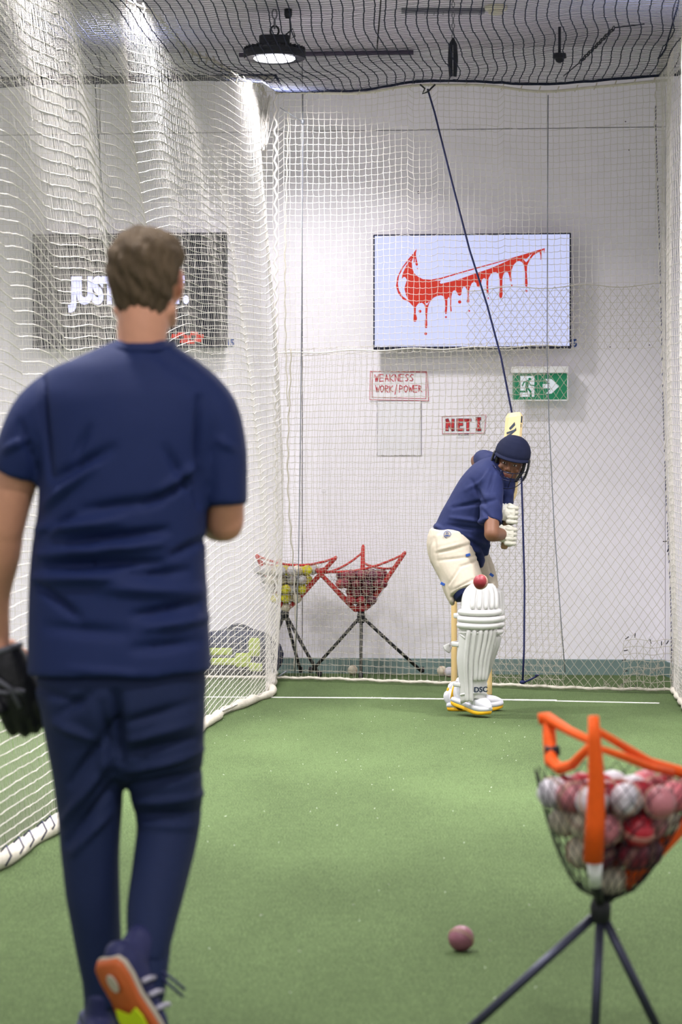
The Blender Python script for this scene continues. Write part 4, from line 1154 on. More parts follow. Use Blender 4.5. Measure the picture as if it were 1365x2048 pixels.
# ---------------------------------------------- the bowler's coach in front, seen from behind
D1 = 5.43
def Q(px, py, dd=0): return P(px, py, D1 + dd)
S1 = D1 / FPX
foot_l = P(205, 2108, 5.47); foot_l.z = 0
person1 = tag(empty('person', V((foot_l.x + .1, 5.4, 0))), 'man from behind in navy t-shirt and navy trousers wearing a black mitt', 'person')
hc = Q(296, 566, .02)
hX, hF, hU = V((.985, -.17, .03)).normalized(), V((.17, .985, .0)).normalized(), V((0, 0, 1)); hX = hF.cross(hU).normalized(); hU = hX.cross(hF).normalized()
b = MB()
head_parts(b, hc, hX, hF, hU, 1.0)
b.loft([Q(290, 610, .0), Q(285, 660, -.01), Q(281, 715, -.02), Q(275, 760, -.02)], [(.060, .062), (.057, .060), (.050, .048), (.04, .035)], (1, 0, 0), n=22)
b.loft([Q(262, 775, -.02), Q(260, 820, 0), Q(250, 1000, 0), Q(240, 1200, 0), Q(240, 1370, .0)], [(.10, .05), (.14, .08), (.12, .08), (.12, .08), (.12, .07)], (1, 0, 0), n=26)
# left arm hanging with the mitt, right arm folded in front
b.loft([Q(105, 800), Q(62, 880), Q(24, 985, .02), Q(8, 1060, .03)], [(.05, .05), (.05, .05), (.050, .055), (.046, .048)], (1, 0, 0))
b.loft([Q(8, 1050, .03), Q(0, 1110, .05), Q(-10, 1190, .09), Q(-4, 1275, .13)], [(.046, .048), (.047, .047), (.036, .036), (.028, .024)], (1, 0, 0))
open_hand(b, Q(-2, 1272, .13), Q(45, 1440, .17) - Q(-2, 1272, .13), V((.2, .9, 0)), V((-1, .1, 0)), .25, 1.0)
b.loft([Q(418, 810), Q(446, 880), Q(452, 980, .0), Q(450, 1045, .03)], [(.045, .05), (.044, .05), (.042, .048), (.044, .048)], (1, 0, 0))
b.loft([Q(450, 1040, .03), Q(436, 1046, .10), Q(405, 1020, .22), Q(370, 985, .31)], [(.044, .044), (.043, .043), (.034, .034), (.026, .022)], (0, 0, 1))
open_hand(b, Q(370, 985, .31), Q(325, 950, .37) - Q(370, 985, .31), V((0, 0, 1)), V((0, 1, 0)), .5)
# ankles
AL = Q(206, 1990, .05); AR = P(296, 1940, 5.27)
b.loft([Q(200, 1900, .03), AL, V((AL.x, AL.y + .01, .06))], [(.05, .05), (.038, .042), (.036, .045)], (1, 0, 0))
b.loft([P(300, 1850, 5.33), AR, P(292, 1985, 5.26)], [(.05, .05), (.036, .042), (.034, .04)], (1, 0, 0))
def col1(co):
    c = np.ones((len(co), 3)) * np.array(lin((208, 150, 120)))
    x, y, z = local(co, hc, hX, hF, hU)
    hair = (z > -.01 + .05 * smoothstep(y, .0, .09)) & (np.abs(x) < .1)
    c = mix(c, (118, 100, 76), hair.astype(float))
    c = mix(c, (170, 100, 90), ((np.abs(x) < .026) & (np.abs(z + .059) < .011) & (y > .075)).astype(float))
    c = mix(c, (110, 84, 60), ((np.abs(np.abs(x) - .032) < .02) & (np.abs(z - .034) < .006) & (y > .07)).astype(float))
    c = mix(c, (214, 130, 110), ((np.abs(x) > .074) & (z < .03) & (z > -.04) & (y < .03)).astype(float) * .5)
    return c
remesh(b, 'body', M['skin'], person1, .007, 4, color=col1)
eyes(person1, lambda x, y, z: hc + hX * x + hF * y + hU * z, hX, hF, hU)
# hair
b = MB(); g = lambda x, y, z: hc + hX * x + hF * y + hU * z
rs = []
for z, a, f, bk in ((-.076, .046, -.030, -.074), (-.055, .058, -.018, -.088), (-.03, .068, -.012, -.099), (-.005, .076, -.006, -.107), (.02, .082, .02, -.112), (.045, .085, .060, -.115), (.07, .083, .088, -.113), (.092, .074, .086, -.100), (.110, .056, .062, -.074), (.122, .030, .030, -.04), (.126, .01, .006, -.014)):
    cy, hb = (f + bk) / 2, (f - bk) / 2; rs.append([g(a * math.cos(t), cy + hb * math.sin(t), z) for t in np.linspace(0, 2 * PI, 33)[:-1]])
b.rings(rs)
def hair_d(co, no):
    x, y, z = local(co, hc, hX, hF, hU); th = np.arctan2(x, -y)
    f = .0022 * np.sin(th * 26 + z * 40 + 2 * np.sin(z * 60)) + .0016 * np.sin(th * 61 + z * 90) + .002 * np.sin(x * 90 + z * 120)
    f += .006 * np.exp(-((x + .02) / .02) ** 2 - ((z - .115) / .02) ** 2) - .006 * np.exp(-((x + .002) / .012) ** 2 - ((z - .105) / .03) ** 2)
    return f
remesh(b, 'hair', M['hair'], person1, .005, 2, disp=hair_d)
# shirt
b = MB()
sec = [(270, 706, 62, .062), (268, 718, 88, .078), (266, 736, 128, .092), (263, 762, 168, .105), (260, 798, 186, .118), (254, 850, 184, .128), (250, 940, 172, .132), (244, 1040, 170, .130), (237, 1130, 176, .126), (237, 1220, 180, .128), (239, 1300, 183, .134), (240, 1347, 184, .136)]
b.loft([Q(x, y, -.01) for x, y, a, bb in sec], [(a * S1, bb) for x, y, a, bb in sec], (1, 0, 0), n=36, ends=(0, 0), power=2.35, sub=3)
b.loft([Q(140, 785), Q(88, 830), Q(55, 885), Q(33, 948, .01)], [(.070, .075), (.072, .080), (.066, .076), (.060, .072)], (1, 0, 0), n=24, ends=(1, 0))
b.loft([Q(388, 790), Q(424, 828), Q(446, 900), Q(452, 1012, .0)], [(.068, .075), (.064, .078), (.056, .072), (.050, .066)], (1, 0, 0), n=24, ends=(1, 0))
b.loft([Q(284, 712, -.012), Q(282, 745, -.02)], [(.062, .066), (.09, .085)], (1, 0, 0), n=24)
b.loft([Q(262, 712, -.01), Q(205, 745), Q(125, 788), Q(98, 818)], [(.045, .062), (.055, .070), (.062, .076), (.06, .07)], (0, 0, 1), n=22)
b.loft([Q(310, 712, -.01), Q(355, 748), Q(402, 790), Q(424, 825)], [(.045, .062), (.052, .070), (.058, .076), (.055, .07)], (0, 0, 1), n=22)
FS = [(120, 960, 235, 900, 12, -.008), (100, 1010, 200, 935, 10, .009), (85, 1060, 250, 1040, 12, .010), (150, 1085, 340, 1060, 10, -.012), (90, 1108, 330, 1085, 10, .011),
      (110, 1130, 330, 1122, 9, -.013), (80, 1155, 300, 1150, 12, .010), (240, 1150, 380, 1140, 9, -.010), (210, 1170, 400, 1180, 14, .008), (280, 1225, 400, 1205, 10, -.010),
      (300, 1250, 410, 1235, 10, .008), (90, 1170, 170, 1230, 10, -.009), (300, 1010, 390, 960, 10, -.009), (330, 985, 400, 930, 9, .009), (180, 1020, 330, 1000, 12, -.008),
      (160, 920, 190, 860, 10, -.006), (340, 900, 390, 990, 10, -.006), (150, 1330, 340, 1345, 8, .004), (280, 1290, 400, 1280, 12, -.007), (90, 760, 110, 950, 8, -.010), (405, 800, 402, 1010, 8, -.012),
      (110, 1250, 260, 1260, 14, -.006), (60, 880, 20, 900, 8, .006), (50, 850, 80, 940, 8, -.006), (440, 880, 470, 900, 8, .005), (100, 1065, 160, 1030, 7, -.008), (350, 1110, 410, 1080, 8, -.009)]
remesh(b, 'shirt', M['navy'], person1, .0085, 4, disp=lambda co, no: folds(co, FS, D1) * 2.5 + wrinkle(co, .0007, .6, 3))
# collar band
b = MB(); ring = [Q(285, 700, -.01) + V((.070 * math.cos(t), .066 * math.sin(t), .012 * math.sin(t) + .008)) for t in np.linspace(0, 2 * PI, 33)]
b.tube(ring, .009, 8, cap=False); b.build('collar', M['navy'], person1)
# trousers
b = MB()
b.loft([Q(240, 1335, 0), Q(243, 1375, 0), Q(245, 1430, .0), Q(245, 1475, .0)], [(.190, .122), (.193, .130), (.175, .13), (.12, .11)], (1, 0, 0), n=30, ends=(0, 1), power=2.3)
L = [(160, 1390, 82, .115, 0), (166, 1450, 80, .112, 0), (172, 1530, 70, .100, .01), (179, 1610, 66, .088, .02), (180, 1700, 60, .080, .02), (186, 1790, 55, .074, .02), (196, 1880, 48, .066, .03), (206, 1960, 41, .058, .04), (208, 2012, 38, .054, .045)]
b.loft([Q(x, y, dd) for x, y, a, bb, dd in L], [(a * S1, bb) for x, y, a, bb, dd in L], (1, 0, 0), n=26, ends=(1, 0), power=2.15)
L = [(322, 1390, 88, .115, 0), (324, 1450, 88, .112, 0), (328, 1530, 80, .100, .02), (335, 1600, 71, .09, .03), (337, 1650, 64, .082, .03), (324, 1730, 59, .076, -.02), (308, 1810, 54, .07, -.08), (299, 1880, 45, .06, -.13), (293, 1935, 37, .052, -.16)]
b.loft([Q(x, y, dd) for x, y, a, bb, dd in L], [(a * S1, bb) for x, y, a, bb, dd in L], (1, 0, 0), n=26, ends=(1, 0), power=2.15)
FT = [(243, 1380, 250, 1520, 14, -.02), (215, 1400, 235, 1540, 10, -.012), (130, 1420, 190, 1380, 12, -.008), (120, 1440, 200, 1470, 10, .007), (250, 1440, 390, 1400, 12, -.007), (250, 1475, 390, 1440, 10, .007), (260, 1500, 395, 1470, 9, -.008),
      (265, 1535, 400, 1500, 9, .008), (270, 1565, 400, 1540, 8, -.008), (150, 1560, 235, 1440, 10, -.008), (130, 1640, 225, 1510, 10, .008), (140, 1680, 235, 1560, 9, -.008), (150, 1700, 225, 1620, 8, .006),
      (275, 1600, 400, 1590, 8, .007), (275, 1625, 395, 1620, 7, -.008), (280, 1645, 390, 1650, 8, .005), (60, 1365, 180, 1400, 8, -.005)]
remesh(b, 'trousers', M['trouser'], person1, .0085, 4, disp=lambda co, no: folds(co, FT, D1) * 2.3 + wrinkle(co, .0007, .6, 5))
for a_, b_, c_ in ((Q(204, 1930, .03), AL, V((AL.x, AL.y + .01, .05))), (P(296, 1900, 5.30), AR, P(290, 1990, 5.255))):
    m = MB(); m.loft([a_, b_, c_], [(.050, .052), (.044, .048), (.043, .050)], (1, 0, 0), n=16); m.build('sock', M['trouser'], person1)
# shoes
sh = empty('shoe', foot_l); sh.parent = person1; sh.location = V(foot_l) - person1.location
hx = V((AL.x, AL.y - .065, 0))
shoe('shoe', sh, hx, V((-.12, 1, 0)), UP, .30, .098, (M['shoenavy'], M['shoenavy']), M['gum'])
heelR = P(204, 1926, 5.17); tR = V((.34, .20, -.72)).normalized(); nS = V((-.50, -.80, -.42)); upR = -(nS - tR * nS.dot(tR)).normalized()
sh2 = empty('shoe', heelR); sh2.parent = person1; sh2.location = V(heelR) - person1.location
heelR = heelR + V((.006, -.01, 0))
hh = shoe('shoe', sh2, heelR, tR, upR, .235, .098, (M['shoenavy'], M['cream']), M['gum'], .026)
m = MB(); sdv = tR.cross(upR)
m.prism([(.112, -.028), (.135, -.036), (.2, -.034), (.22, -.01), (.22, .01), (.2, .034), (.135, .036), (.112, .028), (.128, .0)], heelR - upR * .0035, tR, sdv, .004); m.build('lime_forefoot', M['lime'], sh2, smooth=False)
m = MB(); m.prism([(.048 + .022 * math.cos(a), .012 * math.sin(a)) for a in np.linspace(0, 2 * PI, 17)[:-1]], heelR - upR * .0030, tR, sdv, .004); m.build('sole_patch', M['cream'], sh2, smooth=False)
m = MB()
for a in (.3, .45, .6): m.tube([hh(a, .050, .030), hh(a + .04, .046, .055), hh(a + .1, .034, .078)], .006, 6); m.tube([hh(a, -.050, .030), hh(a + .04, -.046, .055), hh(a + .1, -.034, .078)], .006, 6)
m.build('side_stripes', M['shoegrey'], sh2)
m = MB(); m.loft([hh(.30, 0, .088), hh(.26, 0, .108), hh(.22, 0, .128)], [(.026, .007), (.028, .007), (.024, .005)], sdv, n=12); m.build('tongue', M['shoegrey'], sh2)
m = MB(); c = hh(.34, .02, .105); m.tube([c, c + V((.035, -.01, -.022)), c + V((.07, -.015, -.05))], .0035, 6); m.tube([c, c + V((.03, -.01, -.035)), c + V((.065, -.01, -.066))], .0035, 6); m.build('loose_laces', M['shoenavy'], sh2)
# mitt on the left hand
mt = empty('fielding_mitt', Q(20, 1300, .14)); mt.parent = person1; mt.location = Q(20, 1300, .14) - person1.location
ax = (Q(58, 1472, .13) - Q(2, 1300, .13)); L_ = ax.length; ax.normalize(); sdm = V((ax.z, 0, -ax.x)) * -1; nm_ = V((0, -1, 0))
m = MB(); o = Q(6, 1298, .13)
m.loft([o, o + ax * .05, o + ax * .11, o + ax * .15], [(.040, .030), (.052, .036), (.056, .036), (.045, .026)], sdm, n=20, ends=(0, 1)); 
for k, f in enumerate((-.040, -.014, .012, .036)):
    q = o + ax * .09 + sdm * f; m.loft([q, q + ax * .05 + nm_ * .006, q + ax * (.095 - abs(f) * .35) + nm_ * -.004, q + ax * (.115 - abs(f) * .4) - nm_ * .016], [(.017, .019), (.016, .018), (.015, .016), (.012, .013)], sdm, n=12)
q = o + ax * .03 - sdm * .035; m.loft([q, q + ax * .05 - sdm * .018 + nm_ * .02, q + ax * .10 - sdm * .010 + nm_ * .035], [(.02, .02), (.018, .018), (.014, .014)], sdm, n=12)
remesh(m, 'mitt_shell', M['mitt'], mt, .005, 2)
m = MB()
for k in range(5): 
    a = o + ax * (.075 + .012 * k) - sdm * .045 + nm_ * .028; 
m.tube([o + ax * .01 - sdm * .04 + nm_ * .03, o + ax * .06 - sdm * .03 + nm_ * .040, o + ax * .09 - sdm * .005 + nm_ * .041, o + ax * .14 + sdm * .0 + nm_ * .03], .006, 8)
m.tube([o + ax * .095 + sdm * .0 + nm_ * .040, o + ax * .11 + sdm * .022 + nm_ * .038], .007, 8)
m.tube([o + ax * .05 - sdm * .048 + nm_ * .02, o + ax * .09 - sdm * .035 + nm_ * .034, o + ax * .10 - sdm * .01 + nm_ * .040], .005, 8)
m.build('grey_trim', M['mittgrey'], mt)
m = MB(); m.tube([o + (sdm * math.cos(t) * .042) + nm_ * (math.sin(t) * .031) + ax * .002 for t in np.linspace(0, 2 * PI, 21)], .007, 8, cap=False); m.build('wrist_binding', M['mittgrey'], mt)

# ---------------------------------------------- the batter
D2 = 14.2; S2 = D2 / FPX
def R(px, py, dd=0): return P(px, py, D2 + dd)
person2 = tag(empty('person', V((R(940, 1400).x, 14.15, 0))), 'crouching batter in navy helmet, navy t-shirt, cream shorts and white leg pads', 'person')
bX = V((.97, .05, -.21)); bF = V((-.16, -.95, -.22)).normalized(); bU = V((.20, -.2, .94)); bX = (bX - bF * bX.dot(bF)).normalized(); bU = bX.cross(bF); bU = bU if bU.z > 0 else -bU
hc2 = R(1022, 925, -.06)
b = MB(); head_parts(b, hc2, bX, bF, bU, 1.0); g2 = lambda x, y, z: hc2 + bX * x + bF * y + bU * z
b.loft([g2(0, -.03, -.05), R(1008, 945, .02), R(998, 962, .03)], [(.055, .058), (.058, .062), (.075, .075)], (1, 0, 0), n=18)
b.loft([R(988, 965, .02), R(955, 1010, .0), R(925, 1070, 0), R(912, 1110, 0)], [(.075, .14), (.075, .13), (.085, .12), (.09, .12)], (.87, 0, .5), n=24)
# right arm (nearer): shoulder, elbow, wrist
shR, elR, wrR = R(985, 975, -.17), R(984, 1068, -.34), R(1010, 1069, -.13)
b.loft([shR, shR.lerp(elR, .5), elR], [(.045, .045), (.045, .047), (.043, .045)], (1, 0, 0), n=16)
b.loft([elR, elR.lerp(wrR, .35), wrR], [(.044, .045), (.043, .044), (.029, .032)], (0, 0, 1), n=16)
shL, elL, wrL = R(975, 925, .20), R(956, 922, .40), R(1014, 1024, .0)
b.loft([shL, shL.lerp(elL, .5), elL], [(.056, .056), (.05, .05), (.043, .043)], (0, 0, 1), n=16)
b.loft([elL, elL.lerp(wrL, .35), wrL], [(.043, .043), (.042, .042), (.028, .03)], (1, 0, 0), n=16)
batA = R(1009, 1097, -.16); batB = R(1029, 826, .06); bax = (batB - batA).normalized()
hR = batA + bax * .075; hL = batA + bax * .205
grip_hand(b, hR, bax, V((-.35, -.9, 0)), .018, .0095); grip_hand(b, hL, bax, V((-.35, -.9, 0)), .018, .0095)
# legs
hpR, knR, anR = R(908, 1100, -.09), P(952, 1212, 13.98), P(932, 1388, 14.04)
b.loft([hpR, hpR.lerp(knR, .5), knR], [(.075, .075), (.070, .070), (.062, .064)], (1, 0, 0), n=20)
b.loft([knR, knR.lerp(anR, .35), anR, P(936, 1399, 14.03)], [(.064, .066), (.052, .058), (.032, .036), (.032, .036)], (1, 0, 0), n=18)
hpL, knL, anL = R(930, 1105, .12), P(974, 1216, 14.28), P(925, 1392, 14.32)
b.loft([hpL, hpL.lerp(knL, .5), knL], [(.07, .075), (.065, .07), (.060, .062)], (1, 0, 0), n=20)
b.loft([knL, knL.lerp(anL, .35), anL, P(922, 1408, 14.32)], [(.064, .066), (.058, .066), (.036, .042), (.036, .044)], (1, 0, 0), n=18)
def col2(co):
    c = np.ones((len(co), 3)) * np.array(lin((112, 74, 52)))
    x, y, z = local(co, hc2, bX, bF, bU); near = (np.abs(x) < .09) & (np.abs(y) < .14) & (np.abs(z) < .13)
    c = mix(c, (28, 20, 18), (near & (z > .05)).astype(float))
    c = mix(c, (112, 64, 56), (near & (np.abs(x) < .022) & (np.abs(z + .060) < .009) & (y > .078)).astype(float))
    beard = near & (((z < -.083) & (y > .02)) | ((np.abs(z + .043) < .0055) & (np.abs(x) < .028) & (y > .08)) | ((np.abs(z + .073) < .006) & (np.abs(x) < .010)))
    c = mix(c, (40, 28, 24), beard.astype(float) * .8)
    c = mix(c, (30, 22, 18), (near & (np.abs(np.abs(x) - .032) < .019) & (np.abs(z - .031) < .006) & (y > .07)).astype(float))
    c = mix(c, (84, 54, 42), (near & (np.abs(np.abs(x) - .031) < .022) & (np.abs(z - .008) < .014) & (y > .06)).astype(float) * .7)
    return c
remesh(b, 'body', M['skin'], person2, .0055, 3, color=col2)
eyes(person2, g2, bX, bF, bU)
# shirt
b = MB()
sec = [(918, 1096, 60, .165), (928, 1060, 57, .168), (944, 1018, 51, .178), (961, 985, 49, .195), (977, 958, 44, .205), (990, 940, 34, .17), (1000, 928, 22, .09)]
b.loft([R(x, y, .01) for x, y, a, bb in sec], [(a * S2, bb) for x, y, a, bb in sec], (.87, 0, .5), n=34, ends=(0, 1), power=2.3)
b.loft([R(945, 1085, 0), R(958, 1110, .0), R(962, 1130, .0)], [(.085, .12), (.05, .10), (.02, .06)], (1, 0, .2), n=20, ends=(1, 1))
b.loft([R(1004, 944, .0), R(1014, 968, -.02), R(1011, 1000, -.02), R(997, 1040, -.0)], [(.055, .10), (.060, .12), (.052, .12), (.05, .10)], (1, 0, 0), n=20)
b.loft([R(873, 1053, 0), R(890, 1062, 0)], [(.02, .10), (.045, .14)], (.3, 0, 1), n=16)
b.loft([R(984, 962, -.14), R(983, 1000, -.215), R(982, 1047, -.285)], [(.072, .075), (.070, .072), (.064, .066)], (1, 0, 0), n=22, ends=(1, 0))
b.loft([R(985, 930, .15), R(972, 922, .24), R(965, 918, .30)], [(.07, .07), (.066, .066), (.058, .058)], (0, 0, 1), n=22, ends=(1, 0))
FB = [(905, 1015, 985, 1000, 5, -.010), (900, 1035, 975, 1045, 5, .010), (895, 1050, 970, 1060, 5, -.010), (940, 960, 965, 1010, 5, -.008), (975, 1075, 975, 1110, 4, .008), (910, 1065, 975, 1090, 5, .008), (925, 1070, 970, 1100, 4, -.010),
      (975, 940, 955, 975, 4, .008), (985, 945, 970, 985, 4, -.009), (930, 980, 965, 960, 5, .006), (960, 1020, 985, 1050, 4, -.008), (965, 1095, 975, 1120, 4, -.010), (985, 990, 998, 1035, 4, .007)]
remesh(b, 'shirt', M['navy2'], person2, .0075, 3, disp=lambda co, no: folds(co, FB, D2) * 1.5 + wrinkle(co, .0012, .9, 9))
m = MB(); letters(m, 'IT', R(1000, 1023, -.19), V((.75, -.55, .35)).normalized(), V((.12, .1, 1)).normalized(), .018, .03, .006, .006, .002); m.build('shirt_lettering', M['white'], person2, smooth=False)
# shorts with thigh guard
b = MB()
b.loft([R(900, 1064, 0), R(897, 1085, 0), R(903, 1112, 0)], [(.115, .155), (.128, .165), (.130, .165)], (1, 0, -.25), n=30, ends=(0, 1), power=2.3)
b.loft([R(904, 1092, -.08), R(909, 1118, -.10), R(920, 1145, -.14), R(931, 1168, -.18), R(937, 1186, -.21)], [(.125, .12), (.130, .12), (.122, .115), (.112, .11), (.108, .105)], (1, 0, .48), n=28, ends=(1, 0), power=2.2)
b.loft([R(930, 1100, .12), R(955, 1135, .11), R(968, 1165, .10), R(972, 1188, .09)], [(.12, .12), (.10, .115), (.085, .105), (.078, .10)], (1, 0, .25), n=26, ends=(1, 0), power=2.2)
b.loft([R(890, 1150, -.14), R(897, 1180, -.17), R(905, 1205, -.20)], [(.035, .07), (.030, .06), (.016, .04)], (1, 0, .3), n=16)
FSH = [(870, 1105, 940, 1088, 3, -.010), (870, 1100, 935, 1082, 4, .006), (872, 1120, 955, 1108, 3, -.009), (895, 1165, 918, 1130, 3, -.010), (918, 1130, 955, 1118, 3, -.010), (897, 1170, 915, 1135, 4, .006),
       (900, 1178, 940, 1156, 3, -.010), (940, 1156, 965, 1154, 3, -.008), (902, 1186, 945, 1165, 5, .009), (868, 1075, 872, 1125, 4, -.007), (978, 1120, 984, 1150, 3, -.008)]
remesh(b, 'shorts', M['cream'], person2, .007, 3, disp=lambda co, no: folds(co, FSH, D2) + wrinkle(co, .0006, .9, 4))
m = MB(); c = R(895.5, 1069, -.178); fx, fy = V((1, .12, -.05)).normalized(), V((.03, .05, 1)).normalized()
m.prism([(.0225 * math.cos(a), .0225 * math.sin(a)) for a in np.linspace(0, 2 * PI, 21)[:-1]], c, fx, -fy, .002, 0)
m.prism([(.0195 * math.cos(a), .0195 * math.sin(a)) for a in np.linspace(0, 2 * PI, 21)[:-1]], c + V((0, -.003, 0)), fx, -fy, .002, 1)
m.build('round_badge', [M['blue'], M['cream']], person2, smooth=False)
for tx, dz, sz in (('P1', .007, .016), ('ABRO', -.007, .0125)):
    place_text('badge_lettering', text_mesh(tx, sz, .0004, 0, 1, .001), c + V((0, -.006, dz)), fx, fy, M['blue'], person2)
for px, py, a in ((937, 1110, .25), (984, 1150, -.6), (886, 1168, -.5)):
    m = MB(); m.bbox(R(px, py, -.215 if px != 984 else -.01), (.026, .016, .006), (V((math.cos(a), 0, math.sin(a))), V((-math.sin(a), 0, math.cos(a))), V((0, -1, 0))), bev=.001); m.build('blue_tab', M['blue'], person2, smooth=False)
m = MB(); m.loft([R(930, 1180, -.205), R(936, 1190, -.215)], [(.078, .082), (.076, .08)], (1, 0, .45), n=24, ends=(0, 0)); m.build('inner_shorts_hem', M['navy2'], person2)

# leg pads
def pad(parent, pts, label_on=True, ca=None):
    """pts: (px centre, py, half width m, depth) from knee top to instep"""
    rt = empty('leg_pad', P(pts[0][0], pts[0][1], pts[0][3])); rt.parent = parent; rt.location = P(pts[0][0], pts[0][1], pts[0][3]) - parent.location
    cen = [P(x, y, d) for x, y, w, d in pts]; ws = [p[2] for p in pts]
    nrm = V((.18, -1, .0)).normalized() if ca is None else ca
    def at(u, t, out=0.0):
        """u -1..1 across, t 0 top .. 1 bottom"""
        k = t * (len(pts) - 1); i = min(int(k), len(pts) - 2); f = k - i
        c = cen[i].lerp(cen[i + 1], f); w = ws[i] * (1 - f) + ws[i + 1] * f
        tx = V((nrm.y, -nrm.x, 0)) * -1; a = u * 1.15
        dep = w * .95
        return c + tx * (math.sin(a) / math.sin(1.15) * w) + nrm * (dep * (math.cos(a) - .35) + out)
    m = MB(); vs = []; NU, NT = 17, 30
    for side, o in ((0, 0.0), (1, -.018)):
        for j in range(NT):
            t = j / (NT - 1); sh_ = 1.0
            if t < .16: sh_ = math.sqrt(max(.0, 1 - ((.16 - t) / .16) ** 2 * .72))
            for i in range(NU):
                u = -1 + 2 * i / (NU - 1); tt = t
                if t > .93: tt = t - .05 * (1 - abs(u)) * (t - .93) / .07
                vs.append(at(u * sh_, tt, o))
    fs = []
    idx = lambda s, j, i: s * NU * NT + j * NU + i
    for j in range(NT - 1):
        for i in range(NU - 1):
            fs.append((idx(0, j, i), idx(0, j + 1, i), idx(0, j + 1, i + 1), idx(0, j, i + 1)))
            fs.append((idx(1, j, i), idx(1, j, i + 1), idx(1, j + 1, i + 1), idx(1, j + 1, i)))
        for i in (0, NU - 1): fs.append((idx(0, j, i), idx(1, j, i), idx(1, j + 1, i), idx(0, j + 1, i)))
    for i in range(NU - 1):
        for j in (0, NT - 1): fs.append((idx(0, j, i), idx(1, j, i), idx(1, j, i + 1), idx(0, j, i + 1)))
    m.add(vs, fs); m.build('shell', M['pad'], rt, recalc=True)
    for u in (-.42, -.14, .14, .42, .68):
        m = MB(); m.loft([at(u * (.84 + .16 * min(1, k)), t, .0) for k, t in ((0, .035), (1, .10), (1, .17), (1, .222))], [(.012, .010), (.015, .014), (.015, .015), (.015, .019)], (1, 0, 0), n=10, sub=2); m.build('cane_roll', M['pad'], rt)
    for k, t in enumerate((.268, .325, .382)):
        m = MB(); m.loft([at(u, t + .006 * math.cos(u * 2), .006) for u in np.linspace(-1.02, 1.02, 9)], [(.019, .019)] * 9, (0, 0, 1), n=12, sub=2); m.build('knee_roll', M['pad'], rt)
    for u, t1 in ((-.50, .96), (-.26, .96), (.0, .80), (.22, .80), (.44, .80), (.66, .80)):
        m = MB(); m.loft([at(u, t, .001) for t in np.linspace(.44, t1, 7)], [(.0145, .018)] + [(.0135, .014)] * 5 + [(.014, .017)], (1, 0, 0), n=10, sub=2); m.build('cane_roll', M['pad'], rt)
    for t in (.45, .93):
        m = MB(); m.loft([at(u, t - .02 * math.cos(u * 1.4) * (t > .9), .002) for u in np.linspace(-1, 1, 9)], [(.006, .005)] * 9, (0, 0, 1), n=8, sub=2); m.build('binding', M['pad'], rt)
    for t, dz in ((.30, 0), (.55, 0), (.85, 0)):
        m = MB(); a_, b_ = at(-1, t), at(1, t); bk = -nrm * .13
        m.loft([a_, a_ + bk * .6 - V((.02, 0, 0)), a_.lerp(b_, .5) + bk * 1.25, b_ + bk * .6, b_], [(.014, .004)] * 5, (0, 0, 1), n=8, sub=3); m.build('strap', M['pad'], rt)
    for t0 in (.225, .43, .46) if label_on else ():
        m = MB(); m.tube([at(-.98, t0 + .0, .001), at(-.8, t0 + .022, .003), at(-.62, t0 + .045, .001)], .004, 6); m.build('wing_seam', M['pad'], rt)
    if label_on:
        o = at(.32, .885, .012); ox = (at(.6, .885, .012) - at(.05, .885, .012)).normalized()
        place_text('lettering', text_mesh('DSC', .042, .0012, 0, 1.15, .002), o, ox, UP, M['padline'], rt)
    return rt, at
padP = [(962, 1167, .098, 13.90), (961, 1200, .108, 13.88), (959, 1240, .113, 13.87), (955, 1275, .110, 13.88), (948, 1320, .098, 13.90), (947, 1365, .080, 13.92), (948, 1408, .074, 13.93)]
pad(person2, padP)
padQ = [(984, 1176, .075, 14.22), (984, 1215, .085, 14.21), (980, 1250, .09, 14.2), (974, 1290, .088, 14.22), (962, 1330, .08, 14.26), (950, 1370, .07, 14.3), (940, 1402, .065, 14.33)]
pad(person2, padQ, False, V((.75, -.65, 0)).normalized())
m = MB(); m.loft([R(902, 1300, .03), R(896, 1296, .02), R(893, 1290, .02)], [(.022, .003)] * 3, (0, 0, 1), n=8); m.build('pad_strap_end', M['pad'], person2)
# shoes
wh = (M['shoewhite'], M['shoewhite'])
h1 = P(909, 1402, 14.10); h1.z = .062; sh = empty('shoe', h1); sh.parent = person2; sh.location = h1 - person2.location
t1 = V((.62, -.76, -.19)).normalized(); h_ = shoe('shoe', sh, h1, t1, V((0, 0, 1)), .30, .105, wh, M['shoeyellow'], .042, 1.65)
m = MB(); m.tube([h_(.03, .036, .035), h_(.02, .03, .075), h_(.05, .032, .115)], .008, 6); m.tube([h_(.03, -.036, .035), h_(.02, -.03, .075), h_(.05, -.032, .115)], .008, 6); m.build('heel_trim', M['shoeyellow'], sh)
h0 = PF(895, 1421); sh = empty('shoe', h0); sh.parent = person2; sh.location = h0 - person2.location
h_ = shoe('shoe', sh, h0, V((1, -.02, 0)), UP, .33, .11, wh, M['shoeyellow'], .042, 1.5)
m = MB(); m.loft([h_(.03, 0, .06), h_(.01, 0, .09), h_(.02, 0, .13)], [(.030, .014), (.026, .012), (.022, .008)], (0, 1, 0), n=12); m.build('heel_tab', M['shoeyellow'], sh)
for A_, B_, C_ in ((P(932, 1380, 14.04), P(932, 1392, 14.05), h1 + V((.035, -.02, .09))), (anL, P(916, 1400, 14.32), h0 + V((.045, 0, .10)))):
    m = MB(); m.loft([A_, B_, C_], [(.042, .046), (.042, .046), (.042, .046)], (1, 0, 0), n=16); m.build('sock', M['shoewhite'], person2)
